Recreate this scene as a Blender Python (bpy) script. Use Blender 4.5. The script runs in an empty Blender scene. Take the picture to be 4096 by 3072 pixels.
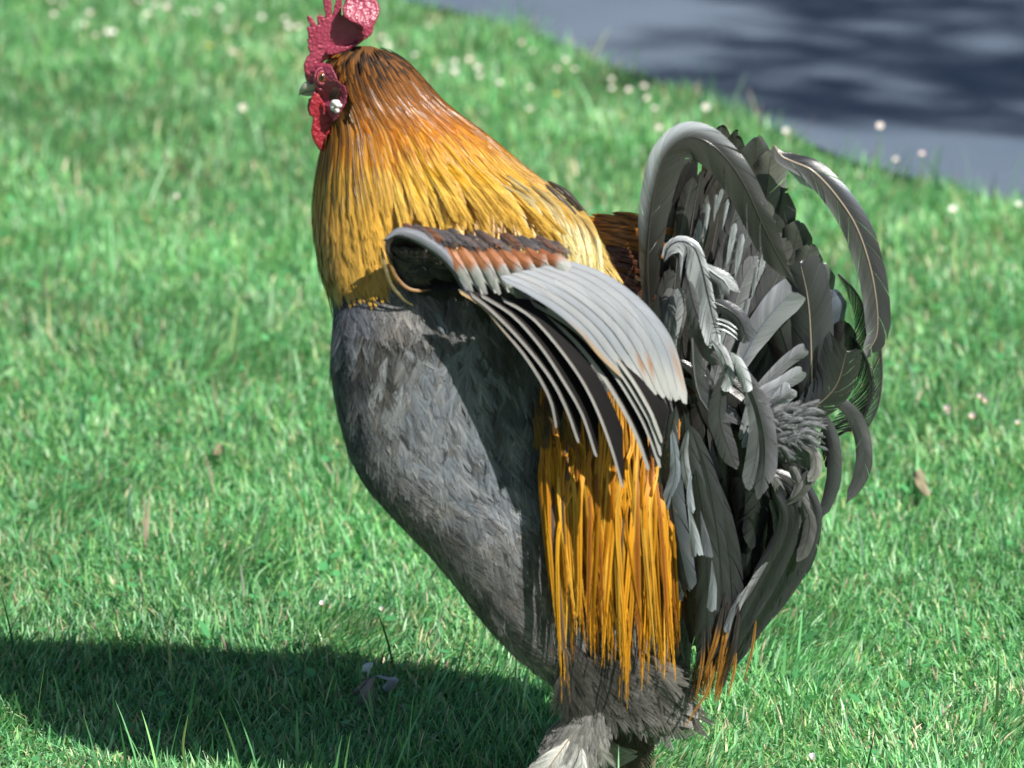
import bpy, math, random
import numpy as np
from mathutils import Vector
from mathutils.geometry import tessellate_polygon
R = math.radians
rng = np.random.default_rng(7)
random.seed(7)
scene = bpy.context.scene
COL = scene.collection

# ------------------------------------------------------------------ camera
SC = 0.0008                     # metres per picture pixel at the bird
PITCH = R(15.0); DIST = 4.0; CAMH = 1.419
FPX = DIST / math.cos(PITCH) / SC
cam_d = bpy.data.cameras.new('camera'); cam = bpy.data.objects.new('camera', cam_d); COL.objects.link(cam)
cam_d.sensor_width = 36; cam_d.lens = 36 * FPX / 1024
cam.location = (0, -DIST, CAMH); cam.rotation_euler = (math.pi / 2 - PITCH, 0, 0)
cam_d.clip_start = 0.1; cam_d.clip_end = 500
cam_d.dof.use_dof = True; cam_d.dof.focus_distance = 4.30; cam_d.dof.aperture_fstop = 8.2
cam_d.dof.aperture_blades = 0
scene.camera = cam

# ------------------------------------------------------------------ light
SUN_EL, SUN_AZ = R(47), R(-44)            # azimuth from +x towards the camera side
sv = Vector((math.cos(SUN_EL) * math.cos(SUN_AZ), math.cos(SUN_EL) * math.sin(SUN_AZ), math.sin(SUN_EL)))
world = bpy.data.worlds.new('World'); scene.world = world; world.use_nodes = True
nt = world.node_tree
sky = nt.nodes.new('ShaderNodeTexSky'); sky.sky_type = 'NISHITA'; sky.sun_disc = False
sky.sun_elevation = SUN_EL; sky.sun_rotation = math.atan2(sv.x, sv.y)
nt.links.new(sky.outputs[0], nt.nodes['Background'].inputs[0]); nt.nodes['Background'].inputs[1].default_value = 0.05
sun_d = bpy.data.lights.new('sun', 'SUN'); sun = bpy.data.objects.new('sun', sun_d); COL.objects.link(sun)
sun_d.energy = 5.0; sun_d.angle = R(0.5); sun_d.color = (1.0, 0.965, 0.90)
sun.rotation_euler = sv.to_track_quat('Z', 'Y').to_euler()
scene.view_settings.view_transform = 'Standard'; scene.view_settings.look = 'None'
scene.view_settings.exposure = 0.8; scene.view_settings.gamma = 1.0
scene.view_settings.use_curve_mapping = False

# ------------------------------------------------------------------ helpers
cp, sp = math.cos(PITCH), math.sin(PITCH)
def P(a):
    """(px, py, depth px) -> world, depth measured along world y from the bird's middle plane"""
    a = np.asarray(a, float); u = (a[..., 0] - 512) / FPX; v = (384 - a[..., 1]) / FPX
    dy = cp + v * sp; dz = -sp + v * cp
    k = (DIST + a[..., 2] * SC) / dy
    return np.stack([u * k, -DIST + dy * k, CAMH + dz * k], -1)
def G(px, py):
    """where the sight line meets the ground"""
    u = (px - 512) / FPX; v = (384 - py) / FPX
    dy = cp + v * sp; dz = -sp + v * cp; k = -CAMH / dz
    return np.array([u * k, -DIST + dy * k, 0.0])
def gd(px, py, h=.015):
    v = (384 - py) / FPX; k = (h - CAMH) / (-sp + v * cp); return (-DIST + (cp + v * sp) * k) / SC
def ground_py(d):
    y = d * SC; a = math.atan2(CAMH, DIST + y) - PITCH
    return 384 + math.tan(a) * FPX

def tag(o, label=None, cat=None, group=None, kind=None):
    for k, v in (('label', label), ('category', cat), ('group', group), ('kind', kind)):
        if v: o[k] = v
    return o
def mkmesh(name, V, F, mat, parent=None, col=None, uv=None, smooth=True):
    """V (n,3) world; F (m,3|4) int array; col (n,3) per vertex; uv (n,2) per vertex"""
    V = np.asarray(V, np.float32); F = np.asarray(F, np.int32)
    me = bpy.data.meshes.new(name); k = F.shape[1]
    me.vertices.add(len(V)); me.vertices.foreach_set('co', V.ravel())
    me.loops.add(F.size); me.loops.foreach_set('vertex_index', F.ravel())
    me.polygons.add(len(F)); me.polygons.foreach_set('loop_start', np.arange(0, F.size, k, dtype=np.int32))
    me.polygons.foreach_set('loop_total', np.full(len(F), k, np.int32))
    if smooth: me.polygons.foreach_set('use_smooth', np.ones(len(F), bool))
    if col is not None:
        ca = me.color_attributes.new('Col', 'FLOAT_COLOR', 'POINT')
        ca.data.foreach_set('color', np.concatenate([np.clip(col, 0, 1), np.ones((len(V), 1))], 1).astype(np.float32).ravel())
    if uv is not None:
        ul = me.uv_layers.new(name='UVMap'); ul.data.foreach_set('uv', np.asarray(uv, np.float32)[F.ravel()].ravel())
    me.update(); me.validate()
    if mat: me.materials.append(mat)
    o = bpy.data.objects.new(name, me); COL.objects.link(o)
    if parent: o.parent = parent
    return o

# ------------------------------------------------------------------ materials
ANR = .25
def newmat(name):
    m = bpy.data.materials.new(name); m.use_nodes = True
    return m, m.node_tree, m.node_tree.nodes['Principled BSDF']
def feather_mat(name, rough, spec, streak=(2.2, 0.12), amp=0.35, bump=0.5, sheen=0.0, transl=0.12, aniso=0.0):
    m, t, b = newmat(name); N = t.nodes; L = t.links
    at = N.new('ShaderNodeAttribute'); at.attribute_name = 'Col'
    tc = N.new('ShaderNodeUVMap'); mp = N.new('ShaderNodeMapping'); mp.inputs['Scale'].default_value = (streak[0], streak[1], 1)
    no = N.new('ShaderNodeTexNoise'); no.inputs['Scale'].default_value = 1.0; no.inputs['Detail'].default_value = 4; no.inputs['Roughness'].default_value = .65
    L.new(tc.outputs[0], mp.inputs[0]); L.new(mp.outputs[0], no.inputs['Vector'])
    r = N.new('ShaderNodeMapRange'); r.inputs[1].default_value = .3; r.inputs[2].default_value = .7
    r.inputs[3].default_value = 1 - amp; r.inputs[4].default_value = 1 + amp
    L.new(no.outputs[0], r.inputs[0])
    mx = N.new('ShaderNodeVectorMath'); mx.operation = 'SCALE'
    L.new(at.outputs[0], mx.inputs[0]); L.new(r.outputs[0], mx.inputs['Scale'])
    L.new(mx.outputs[0], b.inputs['Base Color'])
    bp = N.new('ShaderNodeBump'); bp.inputs['Strength'].default_value = bump; bp.inputs['Distance'].default_value = .0006
    L.new(no.outputs[0], bp.inputs['Height']); L.new(bp.outputs[0], b.inputs['Normal'])
    b.inputs['Roughness'].default_value = rough; b.inputs['Specular IOR Level'].default_value = spec
    b.inputs['Sheen Weight'].default_value = sheen; b.inputs['Sheen Roughness'].default_value = .4
    if aniso:
        tg = N.new('ShaderNodeTangent'); tg.direction_type = 'UV_MAP'; tg.uv_map = 'UVMap'; L.new(tg.outputs[0], b.inputs['Tangent'])
        b.inputs['Anisotropic'].default_value = aniso; b.inputs['Anisotropic Rotation'].default_value = ANR
    tr = N.new('ShaderNodeBsdfTranslucent'); L.new(mx.outputs[0], tr.inputs[0])
    ms = N.new('ShaderNodeMixShader'); ms.inputs[0].default_value = transl
    L.new(b.outputs[0], ms.inputs[1]); L.new(tr.outputs[0], ms.inputs[2])
    L.new(ms.outputs[0], N['Material Output'].inputs[0])
    return m
M_hackle = feather_mat('hackle_gloss', .24, .5, (1.6, .05), .35, .3, 0, .12, .6)
M_saddle = feather_mat('saddle_gloss', .5, .3, (1.6, .05), .3, .3, 0, .2)
M_grey = feather_mat('grey_tail_feather', .27, .8, (1.6, .035), .3, .3, .05, .1)
M_soft = feather_mat('soft_body_feather', .6, .22, (1.6, .06), .35, .4, .06, .12)
M_breast = feather_mat('breast_feather_sheen', .46, .42, (1.6, .06), .35, .35, .05, .1)
M_wing = feather_mat('wing_feather_surface', .5, .35, (1.2, .05), .10, .15, .05, .08)
M_wingdull = feather_mat('flight_feather_dull', .6, .12, (1.2, .05), .10, .15, 0, .03)
def skin_mat(name, c1, c2, rough, scale, bump):
    m, t, b = newmat(name); N = t.nodes; L = t.links
    tc = N.new('ShaderNodeTexCoord'); no = N.new('ShaderNodeTexVoronoi'); no.inputs['Scale'].default_value = scale
    n2 = N.new('ShaderNodeTexNoise'); n2.inputs['Scale'].default_value = 60; n2.inputs['Detail'].default_value = 5
    L.new(tc.outputs['Object'], no.inputs['Vector']); L.new(tc.outputs['Object'], n2.inputs['Vector'])
    mx = N.new('ShaderNodeMix'); mx.data_type = 'RGBA'; mx.inputs[6].default_value = (*c1, 1); mx.inputs[7].default_value = (*c2, 1)
    L.new(n2.outputs[0], mx.inputs[0]); L.new(mx.outputs[2], b.inputs['Base Color'])
    bp = N.new('ShaderNodeBump'); bp.inputs['Strength'].default_value = bump; bp.inputs['Distance'].default_value = .0012
    bp.invert = True
    L.new(no.outputs['Distance'], bp.inputs['Height']); L.new(bp.outputs[0], b.inputs['Normal'])
    b.inputs['Roughness'].default_value = rough; b.inputs['Specular IOR Level'].default_value = .5
    b.inputs['Subsurface Weight'].default_value = .15; b.inputs['Subsurface Radius'].default_value = (.004, .001, .001)
    b.inputs['Subsurface Scale'].default_value = .6
    return m
M_comb = skin_mat('comb_skin', (.17, .010, .030), (.34, .055, .10), .36, 520, .3)
M_face = skin_mat('face_skin', (.15, .010, .030), (.34, .06, .11), .40, 560, .35)
M_wattle = skin_mat('wattle_skin', (.20, .008, .016), (.30, .015, .028), .42, 600, .4)
M_lobe = skin_mat('earlobe_skin', (.58, .54, .52), (.74, .71, .69), .5, 250, .9)
M_horn = skin_mat('beak_horn', (.20, .20, .17), (.42, .40, .30), .35, 150, .2)
def plain(name, c, rough=.5, spec=.5, coat=0):
    m, t, b = newmat(name); N = t.nodes; L = t.links
    n = N.new('ShaderNodeTexNoise'); n.inputs['Scale'].default_value = 400; n.inputs['Detail'].default_value = 4
    tc = N.new('ShaderNodeTexCoord'); L.new(tc.outputs['Object'], n.inputs['Vector'])
    mx = N.new('ShaderNodeMix'); mx.data_type = 'RGBA'
    mx.inputs[6].default_value = (*[x * .75 for x in c], 1); mx.inputs[7].default_value = (*[min(1, x * 1.25) for x in c], 1)
    L.new(n.outputs[0], mx.inputs[0]); L.new(mx.outputs[2], b.inputs['Base Color'])
    b.inputs['Roughness'].default_value = rough; b.inputs['Specular IOR Level'].default_value = spec
    b.inputs['Coat Weight'].default_value = coat; b.inputs['Coat Roughness'].default_value = .03
    return m
def attr_mat(name, rough, spec, transl, amp=.0, tint=(1, 1, 1)):
    m, t, b = newmat(name); N = t.nodes; L = t.links
    at = N.new('ShaderNodeAttribute'); at.attribute_name = 'Col'
    L.new(at.outputs[0], b.inputs['Base Color'])
    b.inputs['Roughness'].default_value = rough; b.inputs['Specular IOR Level'].default_value = spec
    tr = N.new('ShaderNodeBsdfTranslucent'); 
    vm = N.new('ShaderNodeVectorMath'); vm.operation = 'MULTIPLY'; vm.inputs[1].default_value = tint
    L.new(at.outputs[0], vm.inputs[0]); L.new(vm.outputs[0], tr.inputs[0])
    ms = N.new('ShaderNodeMixShader'); ms.inputs[0].default_value = transl
    L.new(b.outputs[0], ms.inputs[1]); L.new(tr.outputs[0], ms.inputs[2]); L.new(ms.outputs[0], N['Material Output'].inputs[0])
    return m
M_grass = attr_mat('grass_blade', .42, .5, .42, tint=(1.1, 1.15, .85))
M_petal = attr_mat('petal', .6, .3, .3)
M_leafdry = attr_mat('dry_leaf', .7, .2, .25)

# ------------------------------------------------------------------ ground, path, grass
def edge_y(x):
    """the lawn's edge against the path: y as a function of x"""
    return np.interp(x, EX, EY)
_pts = [G(478, 20), G(545, 42), G(610, 70), G(690, 96), G(760, 127), G(850, 165), G(940, 190), G(1024, 214)]
EX = np.array([-40, -6, -1.2] + [p[0] for p in _pts] + [1.6, 3.5, 9, 40])
EY = np.array([30, 9.5, 4.6] + [p[1] for p in _pts] + [1.1, -1.2, -6, -30])
m, t, b = newmat('soil_and_thatch'); N = t.nodes; L = t.links
tc = N.new('ShaderNodeTexCoord'); n1 = N.new('ShaderNodeTexNoise'); n1.inputs['Scale'].default_value = 120; n1.inputs['Detail'].default_value = 8
cr = N.new('ShaderNodeValToRGB'); cr.color_ramp.elements[0].color = (.03, .08, .025, 1); cr.color_ramp.elements[1].color = (.18, .32, .12, 1)
cr.color_ramp.elements[0].position = .35; cr.color_ramp.elements[1].position = .7
L.new(tc.outputs['Object'], n1.inputs['Vector']); L.new(n1.outputs[0], cr.inputs[0]); L.new(cr.outputs[0], b.inputs['Base Color'])
bp = N.new('ShaderNodeBump'); bp.inputs['Distance'].default_value = .01; L.new(n1.outputs[0], bp.inputs['Height']); L.new(bp.outputs[0], b.inputs['Normal'])
b.inputs['Roughness'].default_value = .95
M_soil = m
g = mkmesh('ground', [(-60, -30, 0), (60, -30, 0), (60, 120, 0), (-60, 120, 0)], [(0, 1, 2, 3)], M_soil, smooth=False); tag(g, kind='structure')
m, t, b = newmat('asphalt'); N = t.nodes; L = t.links
tc = N.new('ShaderNodeTexCoord'); n1 = N.new('ShaderNodeTexNoise'); n1.inputs['Scale'].default_value = 300; n1.inputs['Detail'].default_value = 6
n2 = N.new('ShaderNodeTexNoise'); n2.inputs['Scale'].default_value = 2.5; n2.inputs['Detail'].default_value = 4
cr = N.new('ShaderNodeValToRGB'); cr.color_ramp.elements[0].color = (.075, .108, .155, 1); cr.color_ramp.elements[1].color = (.115, .148, .195, 1)
ad = N.new('ShaderNodeMath'); ad.operation = 'ADD'; L.new(n1.outputs[0], ad.inputs[0]); L.new(n2.outputs[0], ad.inputs[1])
ml = N.new('ShaderNodeMath'); ml.operation = 'MULTIPLY'; ml.inputs[1].default_value = .5; L.new(ad.outputs[0], ml.inputs[0])
L.new(tc.outputs['Object'], n1.inputs['Vector']); L.new(tc.outputs['Object'], n2.inputs['Vector']); L.new(ml.outputs[0], cr.inputs[0])
cr.color_ramp.elements[0].position = .35; cr.color_ramp.elements[1].position = .65
L.new(cr.outputs[0], b.inputs['Base Color']); b.inputs['Roughness'].default_value = .85
bp = N.new('ShaderNodeBump'); bp.inputs['Distance'].default_value = .003; L.new(n1.outputs[0], bp.inputs['Height']); L.new(bp.outputs[0], b.inputs['Normal'])
M_path = m
xs = EX; V = []; F = []
PW = 2.6
for i, x in enumerate(xs):
    V += [(x, EY[i], .006), (x + PW * .86, EY[i] + PW * .6, .006)]
for i in range(len(xs) - 1): F.append((2 * i, 2 * i + 2, 2 * i + 3, 2 * i + 1))
pth = mkmesh('path', V, F, M_path, smooth=False); tag(pth, kind='structure')

def vnoise(x, y, f, seed=0):
    """cheap smooth noise -1..1"""
    r = np.random.default_rng(seed); o = np.zeros_like(x)
    for k in range(6):
        a = r.uniform(0, 2 * math.pi); ff = f * r.uniform(.6, 1.7); o += np.sin((x * math.cos(a) + y * math.sin(a)) * ff * 6.283 + r.uniform(0, 6.28))
    return o / 3.0
def grass_blades(xy, length, width, segs, seedoff=0, stiff=1.0):
    n = len(xy); r = np.random.default_rng(100 + seedoff)
    x, y = xy[:, 0], xy[:, 1]
    az = r.uniform(0, 2 * math.pi, n)
    # combed lean: neighbouring blades lean alike
    lx = vnoise(x, y, 4.0, 3) + .35; ly = vnoise(x, y, 4.0, 4) * .6 - .1
    lean = r.uniform(.25, 1.25, n) * stiff
    dx = np.cos(az) * .75 + lx * .55; dy = np.sin(az) * .75 + ly * .55
    nn = np.hypot(dx, dy) + 1e-6; dx /= nn; dy /= nn
    L_ = length * r.uniform(.45, 1.25, n) * (1 + .3 * vnoise(x, y, 3.0, 5)); W = width * r.uniform(.55, 1.35, n)
    wa = r.uniform(0, 2 * math.pi, n)          # blade face direction
    sx = -dy * .8 + np.cos(wa) * .4; sy = dx * .8 + np.sin(wa) * .4; sz = r.uniform(-.3, .3, n)
    sn = np.sqrt(sx**2 + sy**2 + sz**2); sx /= sn; sy /= sn; sz /= sn
    P_ = []
    ts = np.linspace(0, 1, segs + 1)
    a0 = lean * .55; 
    px = x.copy(); py = y.copy(); pz = np.zeros(n) - .001
    prof = np.interp(ts, [0, .3, .7, 1], [.8, 1, .75, .06])
    for i, tt in enumerate(ts):
        if i > 0:
            ang = np.clip(a0 + lean * .75 * (ts[i - 1] + .2), 0, 1.75); st = L_ / segs
            px = px + np.sin(ang) * dx * st; py = py + np.sin(ang) * dy * st; pz = pz + np.cos(ang) * st
            pz = np.maximum(pz, .002)
        w = W * prof[i] * .5
        P_.append(np.stack([px - sx * w, py - sy * w, pz - sz * w], -1)); P_.append(np.stack([px + sx * w, py + sy * w, pz + sz * w], -1))
    V = np.stack(P_, 1)                          # n, 2(segs+1), 3
    nv = V.shape[1]
    base = (np.arange(n) * nv)[:, None, None]
    q = np.array([[2 * i, 2 * i + 1, 2 * i + 3, 2 * i + 2] for i in range(segs)])[None]
    F = (base + q).reshape(-1, 4)
    # colours
    h = r.uniform(0, 1, n)
    c = np.empty((n, 3))
    pal = np.array([[0.127, 0.376, 0.141], [0.196, 0.489, 0.204], [0.274, 0.536, 0.194], [0.044, 0.179, 0.078], [0.412, 0.62, 0.388], [0.51, 0.545, 0.272], [0.627, 0.526, 0.369], [0.333, 0.235, 0.194]])
    pr = np.array([.25, .29, .17, .12, .10, .035, .022, .015]); pr /= pr.sum()
    dry = vnoise(x, y, 1.6, 8)
    idx = r.choice(len(pal), n, p=pr)
    more = (dry > .35) & (r.uniform(0, 1, n) < .12); idx[more] = r.choice([5, 6, 4], more.sum())
    c = pal[idx] * r.uniform(.7, 1.3, n)[:, None] * (1 + .13 * vnoise(x, y, 1.3, 11))[:, None]
    shade = np.interp(ts, [0, .35, 1], [.72, 1.0, 1.1])     # blade darker at the base, lighter towards the tip
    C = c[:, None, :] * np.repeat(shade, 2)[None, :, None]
    return V.reshape(-1, 3), F, C.reshape(-1, 3)
def scatter(n, x0, x1, y0, y1, r): return np.stack([r.uniform(x0, x1, n), r.uniform(y0, y1, n)], -1)
r = np.random.default_rng(21)
GV, GF, GC = [], [], []; off = 0
def add_grass(xy, *a, **k):
    global off
    xy = xy[(xy[:, 1] < edge_y(xy[:, 0]) + .02 * vnoise(xy[:, 0], xy[:, 1], 5, 9))]
    V, F, C = grass_blades(xy, *a, **k); GV.append(V); GF.append(F + off); GC.append(C); off += len(V)
def in_view(xy, lo, hi, marg):
    d = DIST + xy[:, 1]; return xy[(np.abs(xy[:, 0]) < d * .0992 + marg) & (xy[:, 1] > lo) & (xy[:, 1] < hi)]
add_grass(in_view(scatter(190000, -.9, .9, -.15, 1.0, r), -.12, 1.0, .10), .023, .0018, 3, 1, 1.15)
add_grass(in_view(scatter(60000, -.9, .9, -.15, 1.0, r), -.12, 1.0, .10), .017, .0028, 2, 5, 1.7)
add_grass(in_view(scatter(140000, -1.1, 1.1, .95, 2.2, r), .95, 2.2, .12), .024, .0022, 3, 2, 1.1)
add_grass(in_view(scatter(105000, -1.3, 1.3, 2.15, 4.2, r), 2.15, 4.2, .15), .028, .0029, 3, 3)
rest = np.concatenate([scatter(80000, -1.5, 1.6, -.9, 4.4, r), scatter(42000, -3.4, 3.2, -1.6, 8.5, r)])
d_ = DIST + rest[:, 1]; rest = rest[~((np.abs(rest[:, 0]) < d_ * .0992 + .08) & (rest[:, 1] > -.10) & (rest[:, 1] < 4.1))]
add_grass(rest, .032, .0042, 2, 4, 1.2)
# sparse tall blades that stand out
add_grass(in_view(scatter(2600, -.9, .9, -.1, 2.6, r), -.1, 2.6, .05), .062, .0026, 5, 6, .55)
# tall blades at the path's edge
ex = r.uniform(-.2, 1.2, 130); add_grass(np.stack([ex, edge_y(ex) - np.abs(r.normal(0, .05, 130))], -1), .055, .0026, 4, 7, .5)
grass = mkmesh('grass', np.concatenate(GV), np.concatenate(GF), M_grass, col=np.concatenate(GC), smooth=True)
tag(grass, 'green lawn of short grass with dry blades mixed in', 'grass', kind='stuff')

# clover-like leaves low in the lawn
def leaf_discs(xy, rad, z, c0, rr):
    n = len(xy); k = 7
    a = np.linspace(0, 2 * math.pi, k, endpoint=False)
    nrm = rr.normal(0, .45, (n, 2)); R0 = rad * rr.uniform(.6, 1.3, n)
    ang = a[None] + rr.uniform(0, 6, n)[:, None]; el = rr.uniform(.55, 1, n)[:, None]
    X = np.cos(ang) * R0[:, None]; Y = np.sin(ang) * R0[:, None] * el; Z = X * nrm[:, :1] + Y * nrm[:, 1:] + R0[:, None] * .15
    V = np.stack([xy[:, 0, None] + X, xy[:, 1, None] + Y, z[:, None] + Z], -1)
    cen = np.stack([xy[:, 0], xy[:, 1], z], -1)[:, None]
    V = np.concatenate([V, cen], 1); base = (np.arange(n) * (k + 1))[:, None, None]
    F = (base + np.array([[i, (i + 1) % k, k] for i in range(k)])[None]).reshape(-1, 3)
    c = np.array(c0)[None] * rr.uniform(.7, 1.35, (n, 1)); C = np.repeat(c[:, None], k + 1, 1).reshape(-1, 3)
    return V.reshape(-1, 3), F, C
xy = in_view(scatter(2600, -1, 1, -.12, 2.2, r), -.12, 2.2, .1)
V, F, C = leaf_discs(xy, .0042, r.uniform(.008, .022, len(xy)), (.09, .33, .12), r)
cl = mkmesh('clover_leaves', V, F, M_grass, col=C); tag(cl, 'small round clover leaves low in the lawn', 'clover', kind='stuff')
# dew
def octa(xyz, rad):
    n = len(xyz); o = np.array([[1, 0, 0], [-1, 0, 0], [0, 1, 0], [0, -1, 0], [0, 0, 1], [0, 0, -1]], float)
    V = xyz[:, None] + o[None] * rad[:, None, None]
    f = np.array([[0, 2, 4], [2, 1, 4], [1, 3, 4], [3, 0, 4], [2, 0, 5], [1, 2, 5], [3, 1, 5], [0, 3, 5]])
    return V.reshape(-1, 3), ((np.arange(n) * 6)[:, None, None] + f[None]).reshape(-1, 3)
xy = in_view(scatter(1500, -.8, .8, -.1, 1.7, r), -.1, 1.7, .02)
V, F = octa(np.stack([xy[:, 0], xy[:, 1], r.uniform(.012, .03, len(xy))], -1), r.uniform(.0003, .0008, len(xy)))
m, t, b = newmat('dew_water'); b.inputs['Base Color'].default_value = (.9, .95, 1, 1); b.inputs['Roughness'].default_value = .05
b.inputs['IOR'].default_value = 1.33; b.inputs['Transmission Weight'].default_value = .8; b.inputs['Specular IOR Level'].default_value = 1
dw = mkmesh('dew_drops', V, F, m); tag(dw, 'tiny dew drops glinting on the grass blades', 'dew', kind='stuff')

# ------------------------------------------------------------------ feather builder
ALB = .70
def dense(path, n=60):
    p = np.asarray(path, float); q = np.vstack([2 * p[0] - p[1], p, 2 * p[-1] - p[-2]]); out = []
    m_ = max(4, n // (len(p) - 1))
    for i in range(1, len(q) - 2):
        t_ = np.linspace(0, 1, m_, endpoint=False)[:, None]
        out.append(.5 * (2 * q[i] + (-q[i - 1] + q[i + 1]) * t_ + (2 * q[i - 1] - 5 * q[i] + 4 * q[i + 1] - q[i + 2]) * t_**2 + (-q[i - 1] + 3 * q[i] - 3 * q[i + 1] + q[i + 2]) * t_**3))
    out.append(p[-1:]); o = np.vstack(out)
    s = np.concatenate([[0], np.cumsum(np.linalg.norm(np.diff(o, axis=0), axis=1))])
    tt = np.linspace(0, s[-1], n)
    return np.stack([np.interp(tt, s, o[:, k]) for k in range(3)], -1), s[-1]
def feather(path, hl, hr=None, prof=None, tilt=0., normals=None, rows=None, m=3, ang=38, cup=.35, clump=9, gap=.03, fray=None,
            col=(.2, .2, .2), edge=None, mid=None, tip=None, grad=None, rachis=None, rw=.5, rvar=.12, wav=0., t0=0.0, rs=None, twist=0., tipang=.45, jit=.02):
    """one feather in px space. path: rachis points; hl/hr half widths left/right (px); fray: (t_start, gap) open barbs beyond it.
    col: vane colour; edge: rim colour; mid: centre streak; tip: (t, colour); grad: function (t,u,side)->multiplier rgb"""
    rs = rs or rng
    if hr is None: hr = hl
    C, Ln = dense(path, 48 if Ln_hint(path) < 120 else 72)
    T = np.gradient(C, axis=0); T /= np.linalg.norm(T, axis=1)[:, None] + 1e-9
    K = len(C)
    Z = np.array([0, 0, -1.0])
    if normals is None:
        S0 = np.cross(T, Z[None]); S0 /= np.linalg.norm(S0, axis=1)[:, None] + 1e-9
        N0 = np.cross(S0, T)
        N0 *= np.sign((N0 @ Z))[:, None] + 1e-9
        ti = np.interp(np.linspace(0, 1, K), np.linspace(0, 1, len(np.atleast_1d(tilt))), np.atleast_1d(tilt)) if np.ndim(tilt) else np.full(K, tilt)
        ti = ti + np.linspace(0, twist, K)
        S = S0 * np.cos(ti)[:, None] + N0 * np.sin(ti)[:, None]; Nn = N0 * np.cos(ti)[:, None] - S0 * np.sin(ti)[:, None]
    else:
        Nn = np.stack([np.interp(np.linspace(0, 1, K), np.linspace(0, 1, len(normals)), np.asarray(normals)[:, k]) for k in range(3)], -1)
        Nn -= T * np.sum(Nn * T, 1)[:, None]; Nn /= np.linalg.norm(Nn, axis=1)[:, None] + 1e-9
        S = np.cross(Nn, T); 
        if tilt:
            S, Nn = S * math.cos(tilt) + Nn * math.sin(tilt), Nn * math.cos(tilt) - S * math.sin(tilt)
    if prof is None: prof = ([0, .12, .5, .8, 1], [.35, .8, 1, .85, .35])
    if rows is None: rows = int(max(8, Ln / 2.2))
    s_ = np.linspace(0, 1, K)
    def ev(A, t):
        tc_ = np.clip(t, 0, 1); o = np.stack([np.interp(tc_, s_, A[:, k]) for k in range(3)], -1)
        return o
    VV, FF, CC, UU = [], [], [], []; off = 0
    seed = rs.uniform(0, 300)
    for side, hw in ((-1, hl), (1, hr)):
        if hw <= 0: continue
        # rows grouped in clumps, first and last row of neighbouring clumps coincide on the rachis
        tr = np.linspace(t0, 1, rows + 1); ids = []; tl = []; tm = []; gg = []
        i = 0; k = 0
        while i < rows:
            tcur = tr[i]
            if fray and tcur >= fray[0]: c_ = 1; gp = fray[1] * rs.uniform(.7, 1.2)
            else: c_ = max(1, int(rs.uniform(.5, 1.6) * clump)); gp = gap * rs.uniform(0, 1.2) if rs.uniform() < .86 else gap * 4
            j = min(rows, i + c_)
            if fray and tcur < fray[0]:
                while j > i + 1 and tr[j - 1] > fray[0]: j -= 1
            for q in range(i, j + 1): ids.append(k); tl.append(tr[q]); tm.append((tr[i] + tr[j]) / 2); gg.append(gp if c_ > 1 else gp)
            i = j; k += 1
        ids = np.array(ids); tl = np.array(tl); tm = np.array(tm); gg = np.clip(np.array(gg), 0, .85)
        nr = len(tl); u = np.linspace(0, 1, m + 1)
        a = R(ang) * np.interp(tl, [0, .75, 1], [1.2, 1.0, tipang])
        w = hw * np.interp(tl, prof[0], prof[1])
        if tipang > 1: w = w * np.sqrt(np.clip(1 - (np.clip(tl - .82, 0, 1) / .18)**2, .0, 1))
        rowlen = w / np.sin(np.maximum(a, .15))
        # per-clump length jitter
        kj = rs.normal(1, jit, k); rowlen = rowlen * kj[ids]
        kt = rs.normal(0, .02, k)
        tt = tm[:, None] + (tl - tm)[:, None] * (1 - gg[:, None] * u[None]**.8) + u[None] * (rowlen * np.cos(a) / Ln)[:, None] + kt[ids][:, None] * u[None] * .3
        base = ev(C, tt.ravel()).reshape(nr, m + 1, 3)
        over = np.maximum(tt - 1, 0)[..., None] * Ln * T[-1][None, None]
        Su = ev(S, tt.ravel()).reshape(nr, m + 1, 3); Nu = ev(Nn, tt.ravel()).reshape(nr, m + 1, 3)
        lat = (u[None]**.85 * (rowlen * np.sin(a))[:, None])
        pos = base + over + side * Su * lat[..., None] - Nu * (cup * (lat**2) / max(hw, 1e-3))[..., None]
        if wav: pos = pos + Nu * (wav * np.sin(tl * Ln * .12 + seed)[:, None] * u[None]**1.5)[..., None]
        pos = pos + Nu * (rs.normal(0, .02 * hw, k)[ids][:, None] * u[None])[..., None]
        VV.append(pos.reshape(-1, 3))
        # colour
        c = np.tile(np.array(col, float), (nr, m + 1, 1))
        if edge is not None: e = (np.clip((u - .45) / .55, 0, 1)**1.3)[None, :, None]; c = c * (1 - e) + np.array(edge) * e
        if mid is not None:
            e = (np.clip(1 - u / .5, 0, 1))[None, :, None] * np.interp(tl, [0, .85, 1], [1, .8, .1])[:, None, None]; c = c * (1 - e) + np.array(mid) * e
        if tip is not None:
            e = np.clip((tl[:, None] + .25 * u[None] * (1 if len(tip) < 3 else tip[2]) - tip[0]) / .12, 0, 1)[..., None]; c = c * (1 - e) + np.array(tip[1]) * e
        if grad is not None: c = grad(tl[:, None] + 0 * u[None], u[None] + 0 * tl[:, None], side, c)
        rowb = 1 + rs.normal(0, rvar, nr) + np.interp(tl, np.linspace(0, 1, 14), rs.normal(0, rvar * 1.6, 14)); rowb = np.clip(rowb, .25, 2); c = c * rowb[:, None, None] * ALB
        CC.append(c.reshape(-1, 3))
        UU.append(np.stack(np.broadcast_arrays((tl * Ln)[:, None] + seed, side * lat * 1.0 + seed * 3), -1).reshape(-1, 2))
        r_ = np.where(ids[1:] == ids[:-1])[0]; c__ = np.arange(m)
        f0 = (r_[:, None] * (m + 1) + c__[None]).ravel()
        fq = np.stack([f0, f0 + 1, f0 + m + 2, f0 + m + 1], -1)
        if side < 0: fq = fq[:, ::-1]
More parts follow.
